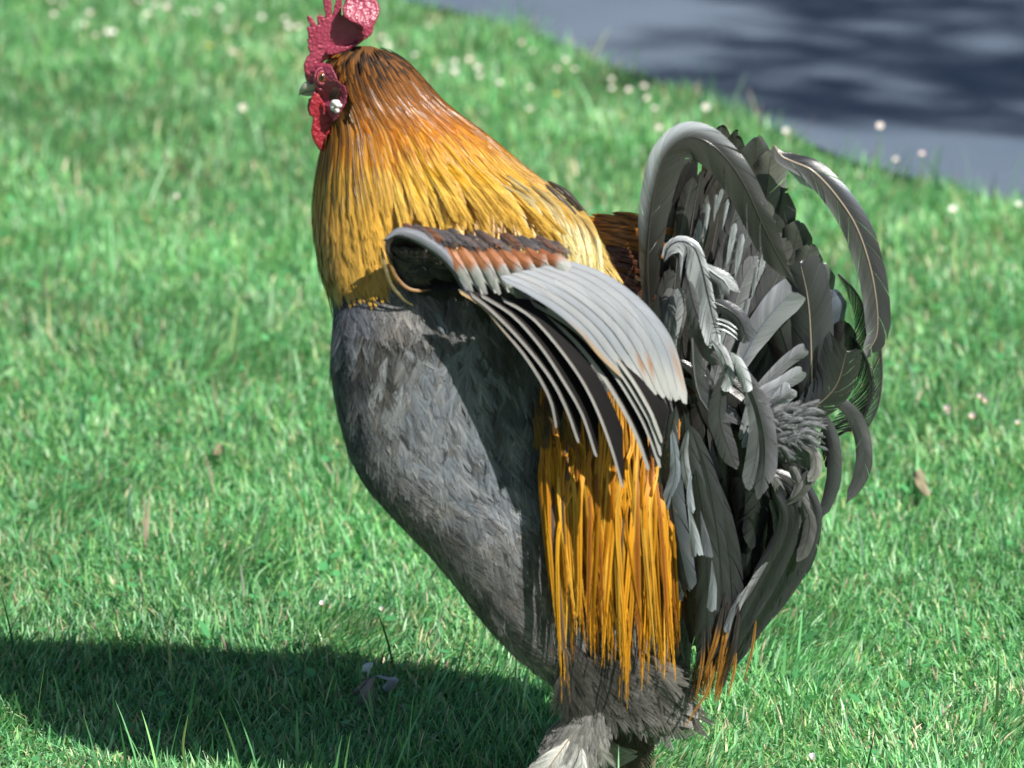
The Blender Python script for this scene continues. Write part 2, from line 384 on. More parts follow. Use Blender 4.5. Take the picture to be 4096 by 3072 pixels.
        FF.append(fq + off); off += nr * (m + 1)
    if rachis is not None:
        nn = max(5, rows // 4); tt = np.linspace(0, .97, nn); c3 = ev(C, tt); S3 = ev(S, tt); N3 = ev(Nn, tt)
        w3 = rw * np.interp(tt, [0, .7, 1], [1.2, .8, .25])[:, None]
        VV.append(np.concatenate([c3 - S3 * w3 + N3 * .15, c3 + N3 * (w3 * .8 + .25), c3 + S3 * w3 + N3 * .15], 0))
        i = np.arange(nn - 1)
        FF.append(np.concatenate([np.stack([i, i + 1, i + nn + 1, i + nn], -1), np.stack([i + nn, i + nn + 1, i + 2 * nn + 1, i + 2 * nn], -1)]) + off)
        CC.append(np.tile(np.array(rachis, float) * ALB, (3 * nn, 1))); UU.append(np.full((3 * nn, 2), seed)); off += 3 * nn
    return np.concatenate(VV), np.concatenate(FF), np.concatenate(CC), np.concatenate(UU)
def Ln_hint(p): p = np.asarray(p); return np.linalg.norm(np.diff(p, axis=0), axis=1).sum()
class Bag:
    """collects several feathers into one mesh"""
    def __init__(s): s.V, s.F, s.C, s.U, s.o = [], [], [], [], 0
    def add(s, f): s.V.append(f[0]); s.F.append(f[1] + s.o); s.C.append(f[2]); s.U.append(f[3]); s.o += len(f[0])
    def build(s, name, mat, parent): return mkmesh(name, P(np.concatenate(s.V)), np.concatenate(s.F), mat, parent, np.concatenate(s.C), np.concatenate(s.U))
def put(name, f, mat, parent, label=None):
    o = mkmesh(name, P(f[0]), f[1], mat, parent, f[2], f[3])
    if label: o['label'] = label
    return o

# ------------------------------------------------------------------ rooster body
rooster = bpy.data.objects.new('rooster', None); COL.objects.link(rooster)
tag(rooster, 'rooster with golden hackle, raised grey wing and arched grey tail standing on the lawn', 'rooster')
RG = np.array([  # py, xl, xr, T, dc
    (46, 354, 374, 6, 0), (50, 340, 388, 14, 0), (56, 328, 399, 20, 0), (64, 321, 409, 24, 0), (75, 318, 419, 27, 0), (88, 318, 430, 30, 0), (100, 321, 440, 33, 0),
    (115, 324, 458, 38, 0), (134, 326, 484, 48, 0), (150, 323, 503, 58, 0), (167, 321, 519, 68, 0), (185, 319, 545, 78, 0), (213, 318, 576, 92, 0),
    (241, 320, 600, 104, 0), (273, 326, 622, 112, 0), (300, 336, 640, 118, 0), (333, 335, 655, 122, 0), (370, 333, 664, 124, 0), (407, 339, 670, 124, 0),
    (454, 351, 676, 123, 0), (486, 368, 680, 122, 0), (518, 396, 684, 119, 0), (551, 428, 687, 115, 0), (583, 456, 689, 110, 0), (620, 484, 689, 103, 0),
    (655, 516, 687, 92, 0), (685, 556, 678, 70, 0), (702, 584, 664, 40, 0)], float)
def ring(py):
    return [np.interp(py, RG[:, 0], RG[:, k]) for k in (1, 2, 3, 4)]
def surf(th, py, o=0.):
    xl, xr, T, dc = ring(py); r_ = (xr - xl) / 2
    e = np.interp(py, [200, 330], [.95, .32]); c = np.cos(th); q = np.sign(c) * np.maximum(np.abs(c), 1e-4)**e
    return np.stack(np.broadcast_arrays((xl + xr) / 2 + (r_ + o) * np.sin(th), np.asarray(py, float), dc - (T + o) * q + np.interp(py, [210, 340], [0, 48]) * np.sin(th)), -1)
def sfd(px, py):
    xl, xr, T, dc = ring(py); r_ = (xr - xl) / 2; s = np.clip((px - (xl + xr) / 2) / r_, -.999, .999)
    return dc - T * (1 - s * s)**(.5 * np.interp(py, [200, 330], [.95, .32])) + np.interp(py, [210, 340], [0, 48]) * s
def snorm(th, py):
    a = surf(th + .02, py) - surf(th - .02, py); b_ = surf(th, py + 2) - surf(th, py - 2)
    n = np.cross(b_, a); n /= np.linalg.norm(n, axis=-1)[..., None] + 1e-9
    out = np.stack(np.broadcast_arrays(np.sin(th), 0 * np.asarray(py, float), -np.cos(th)), -1)
    return n * np.sign(np.sum(n * out, -1))[..., None]
nt_, npy = 48, 110
pys = np.linspace(46, 702, npy); ths = np.linspace(-math.pi, math.pi, nt_, endpoint=False)
V = surf(ths[None, :], pys[:, None], -3.0).reshape(-1, 3)
F = [(i * nt_ + j, i * nt_ + (j + 1) % nt_, (i + 1) * nt_ + (j + 1) % nt_, (i + 1) * nt_ + j) for i in range(npy - 1) for j in range(nt_)]
V = np.vstack([V, [[364, 45, 0]], [[624, 705, 0]]]); n0 = npy * nt_
F += [(n0, (j + 1) % nt_, j, j) for j in range(0)]
cbody = np.tile([.045, .042, .042], (len(V), 1)); pyv = V[:, 1]
cbody[pyv < 215] = [.13, .055, .015]
body = mkmesh('body', P(V), F, M_soft, rooster, cbody, V[:, :2] * .3)
import bmesh
bm = bmesh.new(); bm.from_mesh(body.data); bmesh.ops.holes_fill(bm, edges=[e for e in bm.edges if e.is_boundary]); bm.to_mesh(body.data); bm.free()

def sfeather(th, py, length, dth=0., lift=.10, o0=1.0, k=5, arc=0., **kw):
    """a feather lying on the body: runs down the body from (th, py)"""
    pts = []; nn = []; c_th, c_py = th, py; st = length / (k - 1)
    for i in range(k):
        pts.append(surf(c_th, c_py, o0 + lift * length * (i / (k - 1))**1.2)); nn.append(snorm(c_th, c_py))
        a = surf(c_th, c_py + 3) - surf(c_th, c_py - 3); sp_ = np.linalg.norm(a) / 6
        c_py += st / max(sp_, 1e-3) * math.cos(dth * 1.0); 
        xl, xr, T, dc = ring(c_py); c_th += st * math.sin(dth + arc * i / k) / max(10, math.hypot((xr - xl) / 2 * math.cos(c_th), T * math.sin(c_th)))
    return feather(pts, normals=nn, **kw)
def lerp(a, b_, t_): return tuple(np.array(a) * (1 - t_) + np.array(b_) * t_)

# ---- breast and flank
breast = bpy.data.objects.new('breast_plumage', None); COL.objects.link(breast); breast.parent = rooster
cand = []
for py in np.arange(228, 690, 12.0):
    xl, xr, T, dc = ring(py); half = (xr - xl) / 2
    for sgn_th in np.arange(-math.pi, math.pi, 12.5 / max(half * .75 + T * .25, 20)):
        cand.append((sgn_th + rng.uniform(-.06, .06), py + rng.uniform(-6, 6)))
cand.sort(key=lambda c: -c[1])
near = []; bag = Bag()
for th, py in cand:
    front = abs(th) < 1.95
    px = float(surf(th, py)[0])
    hid = px > 560 and py > 380            # under saddle and tail
    L0 = np.interp(py, [230, 330, 450, 600, 690], [34, 46, 52, 50, 34]) * rng.uniform(.8, 1.2)
    if not front: L0 *= 1.3
    wv = rng.uniform(11, 16)
    q = rng.uniform()
    # fluffier, bluer under the wing; browner, rust flecked below
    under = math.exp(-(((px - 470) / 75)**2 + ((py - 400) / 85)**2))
    hol = math.exp(-(((px - 480) / 62)**2 + ((py - 350) / 62)**2))  # shade below the wing, painted in as darker plumage colour
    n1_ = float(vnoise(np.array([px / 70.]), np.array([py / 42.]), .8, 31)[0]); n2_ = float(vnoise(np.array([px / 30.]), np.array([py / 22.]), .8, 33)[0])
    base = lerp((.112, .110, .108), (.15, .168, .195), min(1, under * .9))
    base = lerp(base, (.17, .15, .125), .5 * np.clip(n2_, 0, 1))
    if px < 372 and py < 540: base = lerp(base, (.07, .085, .115), np.clip((372 - px) / 34, 0, 1) * .75)  # bluish shade along the breast's left outline, put into the colour
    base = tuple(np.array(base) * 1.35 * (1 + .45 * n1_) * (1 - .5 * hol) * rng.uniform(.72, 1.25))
    L0 *= 1.3
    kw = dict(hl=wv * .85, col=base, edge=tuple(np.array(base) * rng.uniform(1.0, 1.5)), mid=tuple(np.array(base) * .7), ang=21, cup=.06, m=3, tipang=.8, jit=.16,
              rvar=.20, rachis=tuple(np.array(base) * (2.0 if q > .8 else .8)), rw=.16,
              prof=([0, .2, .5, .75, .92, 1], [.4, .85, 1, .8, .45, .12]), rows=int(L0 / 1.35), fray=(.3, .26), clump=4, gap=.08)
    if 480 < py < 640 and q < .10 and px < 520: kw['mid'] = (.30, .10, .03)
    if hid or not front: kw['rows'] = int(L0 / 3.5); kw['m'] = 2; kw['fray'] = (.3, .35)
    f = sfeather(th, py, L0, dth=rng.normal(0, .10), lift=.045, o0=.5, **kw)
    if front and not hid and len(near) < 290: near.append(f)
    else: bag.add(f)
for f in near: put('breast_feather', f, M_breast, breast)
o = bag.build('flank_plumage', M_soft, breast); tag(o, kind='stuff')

# down tufts beneath the wing
bag = Bag()
for i in range(110):
    px = rng.normal(440, 28); py = rng.normal(402, 32)
    xl, xr, T, dc = ring(py); th = math.asin(np.clip((px - (xl + xr) / 2) / ((xr - xl) / 2), -.95, .95))
    c = np.array(lerp((.19, .215, .25), (.27, .28, .29), rng.uniform()))
    bag.add(sfeather(th, py, rng.uniform(20, 38), dth=rng.normal(.1, .35), lift=.03, o0=3.0, hl=rng.uniform(4, 7), col=c, rows=26, m=2, fray=(.0, .5), ang=22, rvar=.12, cup=.05))
o = bag.build('down_feathers', M_soft, breast); tag(o, kind='stuff')

# ---- hackle (the golden cape)
hackle = bpy.data.objects.new('hackle', None); COL.objects.link(hackle); hackle.parent = rooster
ENDX = [300, 320, 342, 370, 395, 404, 413, 440, 460, 481, 515, 538, 560, 580, 600, 640]
ENDY = [270, 283, 303, 300, 292, 240, 219, 238, 226, 231, 234, 246, 262, 275, 284, 268]
facelim = lambda y: np.interp(y, [50, 62, 70, 78, 88, 95, 105, 118, 130], [316, 322, 335, 342, 349, 352, 350, 341, 326])
cand = []
for py in np.arange(50, 252, 7.0):
    xl, xr, T, dc = ring(py); half = (xr - xl) / 2
    stp = np.interp(py, [50, 100, 180, 240], [3.6, 5.2, 8.0, 9.0]) / max(half * .7 + T * .3, 8)
    for th in np.arange(-math.pi, math.pi, stp): cand.append((th + rng.uniform(-.5, .5) * stp, py + rng.uniform(-3, 3)))
cand.sort(key=lambda c: -c[1])
hk = []
for th, py in cand:
    p = surf(th, py); px = float(p[0]); front = abs(th) < 1.75
    # keep the bare face clear
    if p[2] < 0 and px < facelim(py) and py < 128: continue
    if not front and rng.uniform() < .45: continue
    L0 = np.interp(py, [50, 80, 120, 180, 250], [30, 58, 90, 96, 64]) * rng.uniform(.75, 1.2)
    # shorten so as to end near the cape's hem
    a_end = py + L0 * .93; ex_ = float(surf(th, min(a_end, 300))[0]); hem = np.interp(ex_, ENDX, ENDY) + rng.normal(0, 8)
    if a_end > hem:
        L0 = (hem - py) / .93
        if L0 < 26: continue
    g = np.clip((py - 60) / 150, 0, 1); left = np.clip((400 - ex_) / 60, 0, 1) * np.clip((py - 110) / 60, 0, 1)
    if py < 84: base = lerp((.035, .02, .009), (.50, .155, .008), np.clip((py - 56) / 28, 0, 1)**1.3 * rng.uniform(.35, 1.25))
    else: base = lerp(lerp((.60, .17, .002), (.74, .27, .003), rng.uniform()), (.84, .38, .018), g**1.9 * rng.uniform(.6, 1.1))
    if py < 120: base = lerp(base, (.22, .09, .02), .35 * rng.uniform())
    tipc = lerp(base, (.90, .54, .085), .85 * np.clip((a_end - 150) / 60, 0, 1)) if py > 84 else lerp(base, (.50, .16, .008), .5)
    mid = (.07, .03, .012)
    if left > .2: base = lerp(base, (.34, .19, .05), left * .75 * rng.uniform(.4, 1)); tipc = lerp(tipc, (.48, .30, .07), left * .7); mid = (.035, .022, .015)
    rightlow = np.clip((ex_ - 530) / 40, 0, 1) * (a_end > 225)
    if rightlow > .2: mid = (.10, .09, .085); tipc = lerp(tipc, (.74, .62, .26), .6); base = lerp(base, (.60, .50, .25), rightlow * .5 * rng.uniform())
    w0 = np.interp(py, [50, 90, 150, 240], [1.8, 2.8, 4.3, 5.6]) * rng.uniform(.8, 1.2)
    base = tuple(np.array(base) * rng.uniform(.66, 1.12) * np.interp(py, [50, 66, 80], [.45, .7, 1]))
    ok = True
    for q_ in (.35, .6, .8, 1.0):
        e_ = surf(th, py + L0 * .93 * q_)
        if e_[2] < 0 and e_[1] < 128 and e_[0] < facelim(e_[1]): L0 *= max(q_ - .3, .01); break
    if L0 < 9: continue
    f = sfeather(th, py, L0, dth=rng.normal(0, .05), lift=.035 if a_end < 200 else .06, o0=1.2, hl=w0, col=base, edge=tuple(np.array(base) * (1.15 if rng.uniform() < .5 else .45)), mid=mid if rng.uniform() < .8 else None, jit=.04,
                 tip=(.55, tipc), ang=16, cup=.16, m=2, rows=int(max(8, L0 / 2.6)), clump=30, gap=0.01, rvar=.07,
                 fray=(.55 if a_end > 200 else .8, .5 if a_end > 200 else .25), rachis=tuple(np.array(base) * .5), rw=.35,
                 prof=([0, .15, .55, .85, 1], [.7, 1, 1, .7, .25]))
    hk.append((f, front and py > 70, px, py))
vis = [h for h in hk if h[1]]; random.shuffle(vis); single = set(id(h) for h in vis[:225])
bag = Bag(); bagh = Bag()
for h in hk:
    if id(h) in single: put('hackle_feather', h[0], M_hackle if h[3] > 84 else M_soft, hackle)
    else: (bag if h[3] > 74 else bagh).add(h[0])
o = bag.build('hackle_plumage', M_hackle, hackle); tag(o, kind='stuff')
o = bagh.build('head_plumage', M_soft, hackle); tag(o, kind='stuff')
# long loose hackles falling past the cape's rear edge over back and wing
def strand(p, w, c, mid=None, tip=None, mat=M_hackle, name='hackle_feather', par=hackle, fray=(.5, .4), **k):
    return put(name, feather(p, w, col=c, mid=mid, tip=tip, ang=17, m=2, cup=.16, clump=40, gap=.01, fray=fray, rvar=.08, rachis=tuple(np.array(c) * .55), rw=.35,
                             prof=([0, .2, .6, .85, 1], [.6, 1, .95, .6, .15]), **k), mat, par)
for i in range(26):
    f_ = i / 25; x0 = 500 + 66 * f_ + rng.uniform(-4, 4); y0 = 178 + 20 * f_ + rng.uniform(-6, 6)
    x1 = 556 + 44 * f_ + rng.uniform(-5, 5); y1 = 248 + 32 * f_ + rng.uniform(-8, 6)
    d0 = sfd(x0, y0) - 6; d1 = min(sfd(x1, y1) - 10, -75)
    xm = (x0 + x1) / 2 + 7 + 3 * f_; ym = (y0 + y1) / 2 - 6
    c = lerp((.62, .36, .05), (.62, .52, .26), rng.uniform() * .9)
    strand([(x0, y0, d0), (xm, ym, min((d0 + d1) / 2, sfd(xm, ym) - 9)), (x1, y1, d1)], rng.uniform(2.6, 4.4), c, mid=(.09, .08, .075) if rng.uniform() < .7 else None, tip=(.6, (.72, .60, .22)))
for i in range(58):
    x0 = rng.uniform(408, 560); dx = rng.normal(0, 6) + (x0 - 430) * .09
    hem = np.interp(x0, [408, 424, 440, 462, 480, 505, 530, 560], [226, 236, 243, 226, 240, 230, 242, 256]) + rng.uniform(-18, 3); y0 = hem - rng.uniform(62, 90)
    c = lerp((.80, .36, .012), (.86, .48, .03), rng.uniform()); c = tuple(np.array(c) * rng.uniform(.7, 1.05)); de = np.interp(x0, [414, 450], [-128, -154]) + rng.uniform(-6, 6)
    xl, xr, T, dc = ring(hem); th = math.asin(np.clip((x0 - (xl + xr) / 2) / ((xr - xl) / 2), -.96, .96)); pts = []
    lift_ = np.interp(x0, [408, 450, 500, 560], [14, 40, 42, 34])
    for t_ in (0, .25, .5, .7, .85, 1):
        p_ = surf(th + (1 - t_) * rng.normal(0, .01), y0 + (hem - y0) * t_, 1.5 + 5 * t_); pts.append((p_[0] + dx * .5 * t_**2, p_[1], p_[2] - lift_ * t_**4))
    put('hackle_feather', feather(pts, rng.uniform(2.6, 4.4), col=c, mid=(.20, .10, .02) if rng.uniform() < .5 else None, tip=(.5, (.92, .58, .11)), ang=13, m=2, cup=.12, rows=44, fray=(.55, .45),
        rvar=.1, jit=.10, prof=([0, .3, .6, .85, 1], [.3, .9, 1, .6, .05]), rachis=tuple(np.array(c) * .6), rw=.25), M_hackle if x0 > 430 else M_saddle, hackle)
for p in ([(547, 181, -20), (566, 192, -25), (583, 212, -28), (594, 234, -30), (603, 262, -34)], [(550, 184, -18), (572, 200, -22), (590, 222, -25), (600, 250, -28)],
          [(545, 184, -30), (562, 200, -36), (580, 222, -40), (596, 250, -44), (600, 276, -46)]):
    strand(p, 2.6, (.10, .085, .07), tip=(.6, (.40, .27, .10)))

# ---- back and saddle base, behind the cape: brown orange, then nearly black
saddle = bpy.data.objects.new('saddle', None); COL.objects.link(saddle); saddle.parent = rooster
for i in range(110):
    f_ = rng.uniform(); row = rng.uniform() * 1.15
    x0 = 574 + 40 * f_ + rng.uniform(-6, 6); y0 = 214 + 62 * row + rng.uniform(-3, 3); l = rng.uniform(34, 56); a = R(rng.uniform(4, 20))
    dd = -4 - 36 * row
    dark = row > .5
    c = lerp((.42, .15, .02), (.55, .24, .02), rng.uniform()) if not dark else lerp((.05, .02, .01), (.16, .05, .015), rng.uniform())
    strand([(x0, y0, dd), (x0 + l * .5 * math.cos(a), y0 + l * .5 * math.sin(a) + 1, dd - 4), (x0 + l * math.cos(a * 1.6), y0 + l * math.sin(a * 1.6), dd - 4)], rng.uniform(3, 5), c,
           mid=(.04, .02, .012), name='back_feather', par=saddle)
# ---- saddle hackles hanging down over the thigh
tips = [(553, 590), (557, 642), (562, 600), (568, 704), (574, 640), (583, 628), (588, 655), (597, 632), (601, 672), (610, 628), (617, 668), (624, 708), (634, 648), (640, 690), (646, 662), (652, 640), (660, 668), (668, 688), (674, 664), (679, 640), (681, 600)]
n_s = 330
sbag = Bag(); sput = put
for i in range(n_s):
    lay = i / n_s
    tx, ty = tips[rng.integers(len(tips))]; tx += rng.uniform(-7, 8); ty += rng.uniform(-10, 4) - 95 * (rng.uniform()**1.3) * (lay < .85)
    u_ = (tx - 553) / 128
    x0 = 542 + 136 * np.clip(u_ + rng.normal(0, .10), 0, 1); y0 = 372 + 16 * rng.uniform() + 18 * u_
    d0 = sfd(x0, y0) - 3; zl = -6 - 34 * lay + rng.uniform(-3, 3)
    ym = (y0 + ty) / 2; xm = (x0 + tx) / 2 + rng.normal(0, 5); dm = sfd(xm, ym) + zl
    dt = dm - 1 + rng.uniform(-5, 3)
    k_ = rng.uniform()
    c = lerp((.74, .27, .008), (.88, .42, .015), rng.uniform()); mid = (.45, .15, .008) if k_ < .35 else None
    if k_ > .93: c = (.10, .07, .06); mid = None
    elif k_ > .80: c = (.36, .11, .008)
    elif k_ > .66: c = (.95, .52, .06)  # pale strands stand in for gloss highlights on the saddle
    w = rng.uniform(1.6, 3.4); c = tuple(np.array(c) * rng.uniform(.82, 1.08))
    (sput if lay > .2 else lambda n_, f_, *a_: sbag.add(f_))('saddle_feather', feather([(x0, y0, d0), (x0 * .7 + tx * .3 + rng.normal(0, 3), y0 * .7 + ty * .3, (d0 + dm) / 2 - 4), (xm, ym, dm), (tx, ty, dt)], w, col=c, mid=mid,
        edge=lerp(c, (.72, .40, .04), .5), ang=11, m=2, cup=.15, rows=36, clump=40, gap=.008, fray=(.8, .25), rvar=.05, tilt=rng.normal(0, .35),
        rachis=(.30, .11, .012), rw=.3, prof=([0, .2, .6, .88, 1], [.2, .9, .95, .55, .08])), M_saddle, saddle)
o = sbag.build('saddle_plumage', M_saddle, saddle); tag(o, kind='stuff')
# dark short feathers at the saddle's upper left
for i in range(14):
    x0 = 540 + rng.uniform(-10, 26); y0 = 400 + rng.uniform(-8, 20); d0 = sfd(x0, y0) - 22; l = rng.uniform(26, 60)
    strand([(x0, y0, d0), (x0 + 5, y0 + l * .5, d0 - 4), (x0 + rng.uniform(-2, 12), y0 + l, d0)], 3.6, lerp((.05, .035, .03), (.2, .09, .02), rng.uniform()), mat=M_saddle, name='saddle_feather', par=saddle)

# ------------------------------------------------------------------ head
def blob(name, poly, mat, parent, thick, dfun, voxel=.0007, smooth=6, bumps=None, dome=0., label=None):
    """solid lump of the outline poly (px); dfun(px,py)->depth of its middle; thick px; rounded by remesh and smoothing"""
    p = np.array(poly, float); V2 = [Vector((x, y, 0)) for x, y in p]
    tris = tessellate_polygon([V2]); n = len(p); fr, bk = [], []
    cx, cy = p.mean(0); 
    # refine: inner ring for doming
    for x, y in p: d = dfun(x, y); fr.append((x, y, d - thick / 2)); bk.append((x, y, d + thick / 2))
    bm = bmesh.new(); W = P(np.array(fr + bk)); vs = [bm.verts.new(w) for w in W]
    for t_ in tris:
        try: bm.faces.new([vs[i] for i in t_]); bm.faces.new([vs[i + n] for i in reversed(t_)])
        except ValueError: pass
    for i in range(n):
        j = (i + 1) % n; bm.faces.new([vs[i], vs[i + n], vs[j + n], vs[j]])
    bmesh.ops.recalc_face_normals(bm, faces=bm.faces)
    me = bpy.data.meshes.new(name); bm.to_mesh(me); bm.free(); me.materials.append(mat)
    o = bpy.data.objects.new(name, me); COL.objects.link(o); o.parent = parent
    rm = o.modifiers.new('r', 'REMESH'); rm.mode = 'VOXEL'; rm.voxel_size = voxel; rm.use_smooth_shade = True
    sm = o.modifiers.new('s', 'SMOOTH'); sm.iterations = smooth; sm.factor = .6
    if bumps:
        tx = bpy.data.textures.new(name, 'CLOUDS'); tx.noise_scale = bumps[0]; dp = o.modifiers.new('d', 'DISPLACE'); dp.texture = tx; dp.strength = bumps[1]; dp.mid_level = .5
        dp.texture_coords = 'LOCAL'
    if label: o['label'] = label
    return o
X = lambda l: [(275 + a * .1017, b_ * .1017) for a, b_ in l]
head = bpy.data.objects.new('head', None); COL.objects.link(head); head.parent = rooster
comb_main = X([(285, 700), (290, 610), (325, 545), (340, 560), (345, 520), (328, 480), (325, 455), (340, 440), (320, 410), (322, 385), (340, 370), (322, 340), (318, 275), (338, 262), (372, 325),
               (355, 265), (325, 205), (313, 165), (335, 150), (362, 175), (408, 250), (428, 250), (415, 190), (413, 160), (440, 148), (478, 160), (490, 215), (500, 150), (478, 40), (470, -40), (505, -80), (540, -40), (553, 60), (548, 140), (562, 180),
               (578, 90), (600, -10), (615, -90), (650, -110), (660, 0), (648, 130), (655, 190), (676, 120), (690, 20), (720, -60), (800, -90), (900, -60), (960, 0), (990, 60), (1000, 140), (975, 230), (955, 330), (905, 372), (830, 432), (740, 482), (640, 515), (520, 580), (450, 610), (410, 640), (380, 700), (330, 745)])
comb = blob('comb', comb_main, M_comb, head, 6.5, lambda x, y: -2 + (x - 340) * .10, voxel=.00065, smooth=5, bumps=(.0022, .0016))
flap = X([(668, 60), (700, 10), (760, -70), (860, -100), (950, -50), (1015, 25), (1030, 100), (1005, 190), (965, 262), (955, 335), (900, 372), (845, 330), (870, 270), (800, 235), (740, 205), (690, 180), (662, 120)])
blob('comb_lobe', flap, M_comb, comb, 7, lambda x, y: -5 - np.clip((y + 10) / 30, 0, 1) * 15 + np.clip((x - 368) / 10, 0, 1) * 5, voxel=.0007, smooth=12, bumps=(.003, .0016), label='fleshy rear lobe of the comb folded over')
low = X([(500, 520), (520, 480), (600, 455), (700, 460), (790, 430), (850, 400), (800, 450), (690, 500), (600, 530), (520, 545)])
blob('comb_lobe', low, M_comb, comb, 9, lambda x, y: -8, voxel=.0007, smooth=4, bumps=(.002, .0016))
hs = lambda x, y: sfd(x, y)
face_poly = X([(300, 760), (295, 690), (330, 640), (400, 615), (470, 612), (545, 640), (590, 720), (622, 800), (690, 850), (712, 920), (700, 1010), (660, 1080), (620, 1160), (575, 1200), (535, 1130), (490, 1040), (445, 960), (385, 900), (340, 850)])
face = blob('face', face_poly, M_face, head, 7, lambda x, y: hs(x, y) + .5, voxel=.0006, smooth=4, bumps=(.0025, .0013))
ring_ = lambda cx, cy, rx, ry, n=20: [(cx + rx * math.cos(a), cy + ry * math.sin(a)) for a in np.linspace(0, 2 * math.pi, n, endpoint=False)]
def torus(name, cx, cy, rx, ry, d, rr, mat, parent, rot=0):
    V, F = [], []; n, m_ = 28, 8
    for i in range(n):
        a = 2 * math.pi * i / n
        for j in range(m_):
            b_ = 2 * math.pi * j / m_; q = 1 + rr * math.cos(b_) / rx
            V.append((cx + rx * q * math.cos(a), cy + ry * q * math.sin(a), d + rr * math.sin(b_) * 1.0)); F.append((i * m_ + j, i * m_ + (j + 1) % m_, (i + 1) % n * m_ + (j + 1) % m_, (i + 1) % n * m_ + j))
    return mkmesh(name, P(V), F, mat, parent)
def ball(name, cx, cy, d, rx, ry, rz, mat, parent, n=20):
    V, F = [], []
    for i in range(n + 1):
        a = math.pi * i / n
        for j in range(n): b_ = 2 * math.pi * j / n; V.append((cx + rx * math.sin(a) * math.cos(b_), cy + ry * math.sin(a) * math.sin(b_), d - rz * math.cos(a)))
    for i in range(n):
        for j in range(n): F.append((i * n + j, (i + 1) * n + j, (i + 1) * n + (j + 1) % n, i * n + (j + 1) % n))
    return mkmesh(name, P(V), F, mat, parent)
ex, ey = 322.3, 77.6; ed = sfd(ex, ey) - 3.0
M_lid = skin_mat('eyelid_skin', (.30, .04, .07), (.50, .13, .18), .36, 600, .4)
M_iris = plain('iris', (.26, .07, .012), .25, .6, 1.0); M_pupil = plain('pupil', (.004, .003, .003), .1, .8, 1.0)
eye = ball('eye', ex, ey, ed + .6, 4.5, 5.4, 3.8, M_iris, head)
ball('pupil', ex - .2, ey - .2, ed - 1.7, 2.5, 3.3, 2.2, M_pupil, eye)
torus('eyelid', ex, ey, 4.9, 6.0, ed - .4, 1.0, M_lid, eye)
torus('eyelid', ex - .3, ey - 1, 6.9, 8.4, ed + 1.2, 1.1, M_lid, eye)
torus('eyelid', ex + 1.5, ey + 1, 9.6, 11.5, ed + 3.2, 1.2, M_lid, eye)
# beak
def beak(name, c, radii, mat, parent):
    V, F = [], []; n = 12
    for (x, y, d), (ry, rd) in zip(c, radii):
        for j in range(n): a = 2 * math.pi * j / n; V.append((x + ry * .25 * math.cos(a), y + ry * math.cos(a), d + rd * math.sin(a)))
    for i in range(len(c) - 1):
        for j in range(n): F.append((i * n + j, i * n + (j + 1) % n, (i + 1) * n + (j + 1) % n, (i + 1) * n + j))
    return mkmesh(name, P(V), F, mat, parent)
bk = beak('upper_beak', [(316, 85, 1), (311, 86, 1), (306, 87.5, 1), (302.5, 89.5, 1), (300, 92.5, 1), (298.8, 95.4, 1)], [(7.2, 10), (6.4, 9), (5.2, 7.5), (4, 5.5), (2.4, 3), (.4, .5)], M_horn, head)
ball('nostril', 310.5, 83.5, -8, 1.6, 1.0, 1.2, M_pupil, bk)
beak('lower_beak', [(316, 92.5, 1), (311, 93.4, 1), (306, 94.2, 1), (301.5, 94.8, 1)], [(3.4, 8), (2.6, 7), (2, 5), (.5, 1)], M_horn, head)
wat = X([(385, 900), (355, 960), (342, 1010), (330, 1080), (345, 1130), (372, 1150), (376, 1190), (362, 1240), (358, 1310), (375, 1370), (400, 1420), (440, 1480), (470, 1500), (485, 1430), (515, 1340), (560, 1250), (600, 1190), (560, 1130), (520, 1060), (470, 990), (430, 930)])
blob('wattle', wat, M_wattle, head, 6, lambda x, y: -12 + (x - 320) * .2, voxel=.0007, smooth=6, bumps=(.003, .0014), label='near dark red wattle')
wat2 = [(308.5, 99), (307.5, 106), (307.5, 111), (309, 115), (313, 117), (317, 113), (317, 103), (314, 97)]
blob('wattle', wat2, M_wattle, head, 6, lambda x, y: 6, voxel=.0007, smooth=6, bumps=(.003, .0012), label='far wattle lit bright red')
lobe = bpy.data.objects.new('earlobe', None); COL.objects.link(lobe); lobe.parent = head
for (cx, cy, rx, ry) in ((335.5, 102.8, 5.0, 3.5), (338.5, 105.6, 3.8, 2.6), (333.8, 108.0, 3.4, 3.3), (336.8, 110.6, 2.7, 3.0), (331.8, 105.0, 2.3, 3.0)):
    ball('lobe_fold', cx, cy, sfd(cx, cy) - 4.6, rx, ry, 2.2, M_lobe, lobe, 14)
for i in range(16):
    x0 = 333 + rng.uniform(0, 6); y0 = 86 + rng.uniform(0, 4); d = sfd(x0, y0) - 5.5
    put('ear_tuft', feather([(x0, y0, d), (x0 - .5, y0 + 5, d - 1.5), (x0 - 1.5 + rng.uniform(-1, 1), y0 + 10, d)], 1.7, col=(.045, .028, .018), m=1, rows=7, fray=(.2, .3), ang=18), M_soft, head)

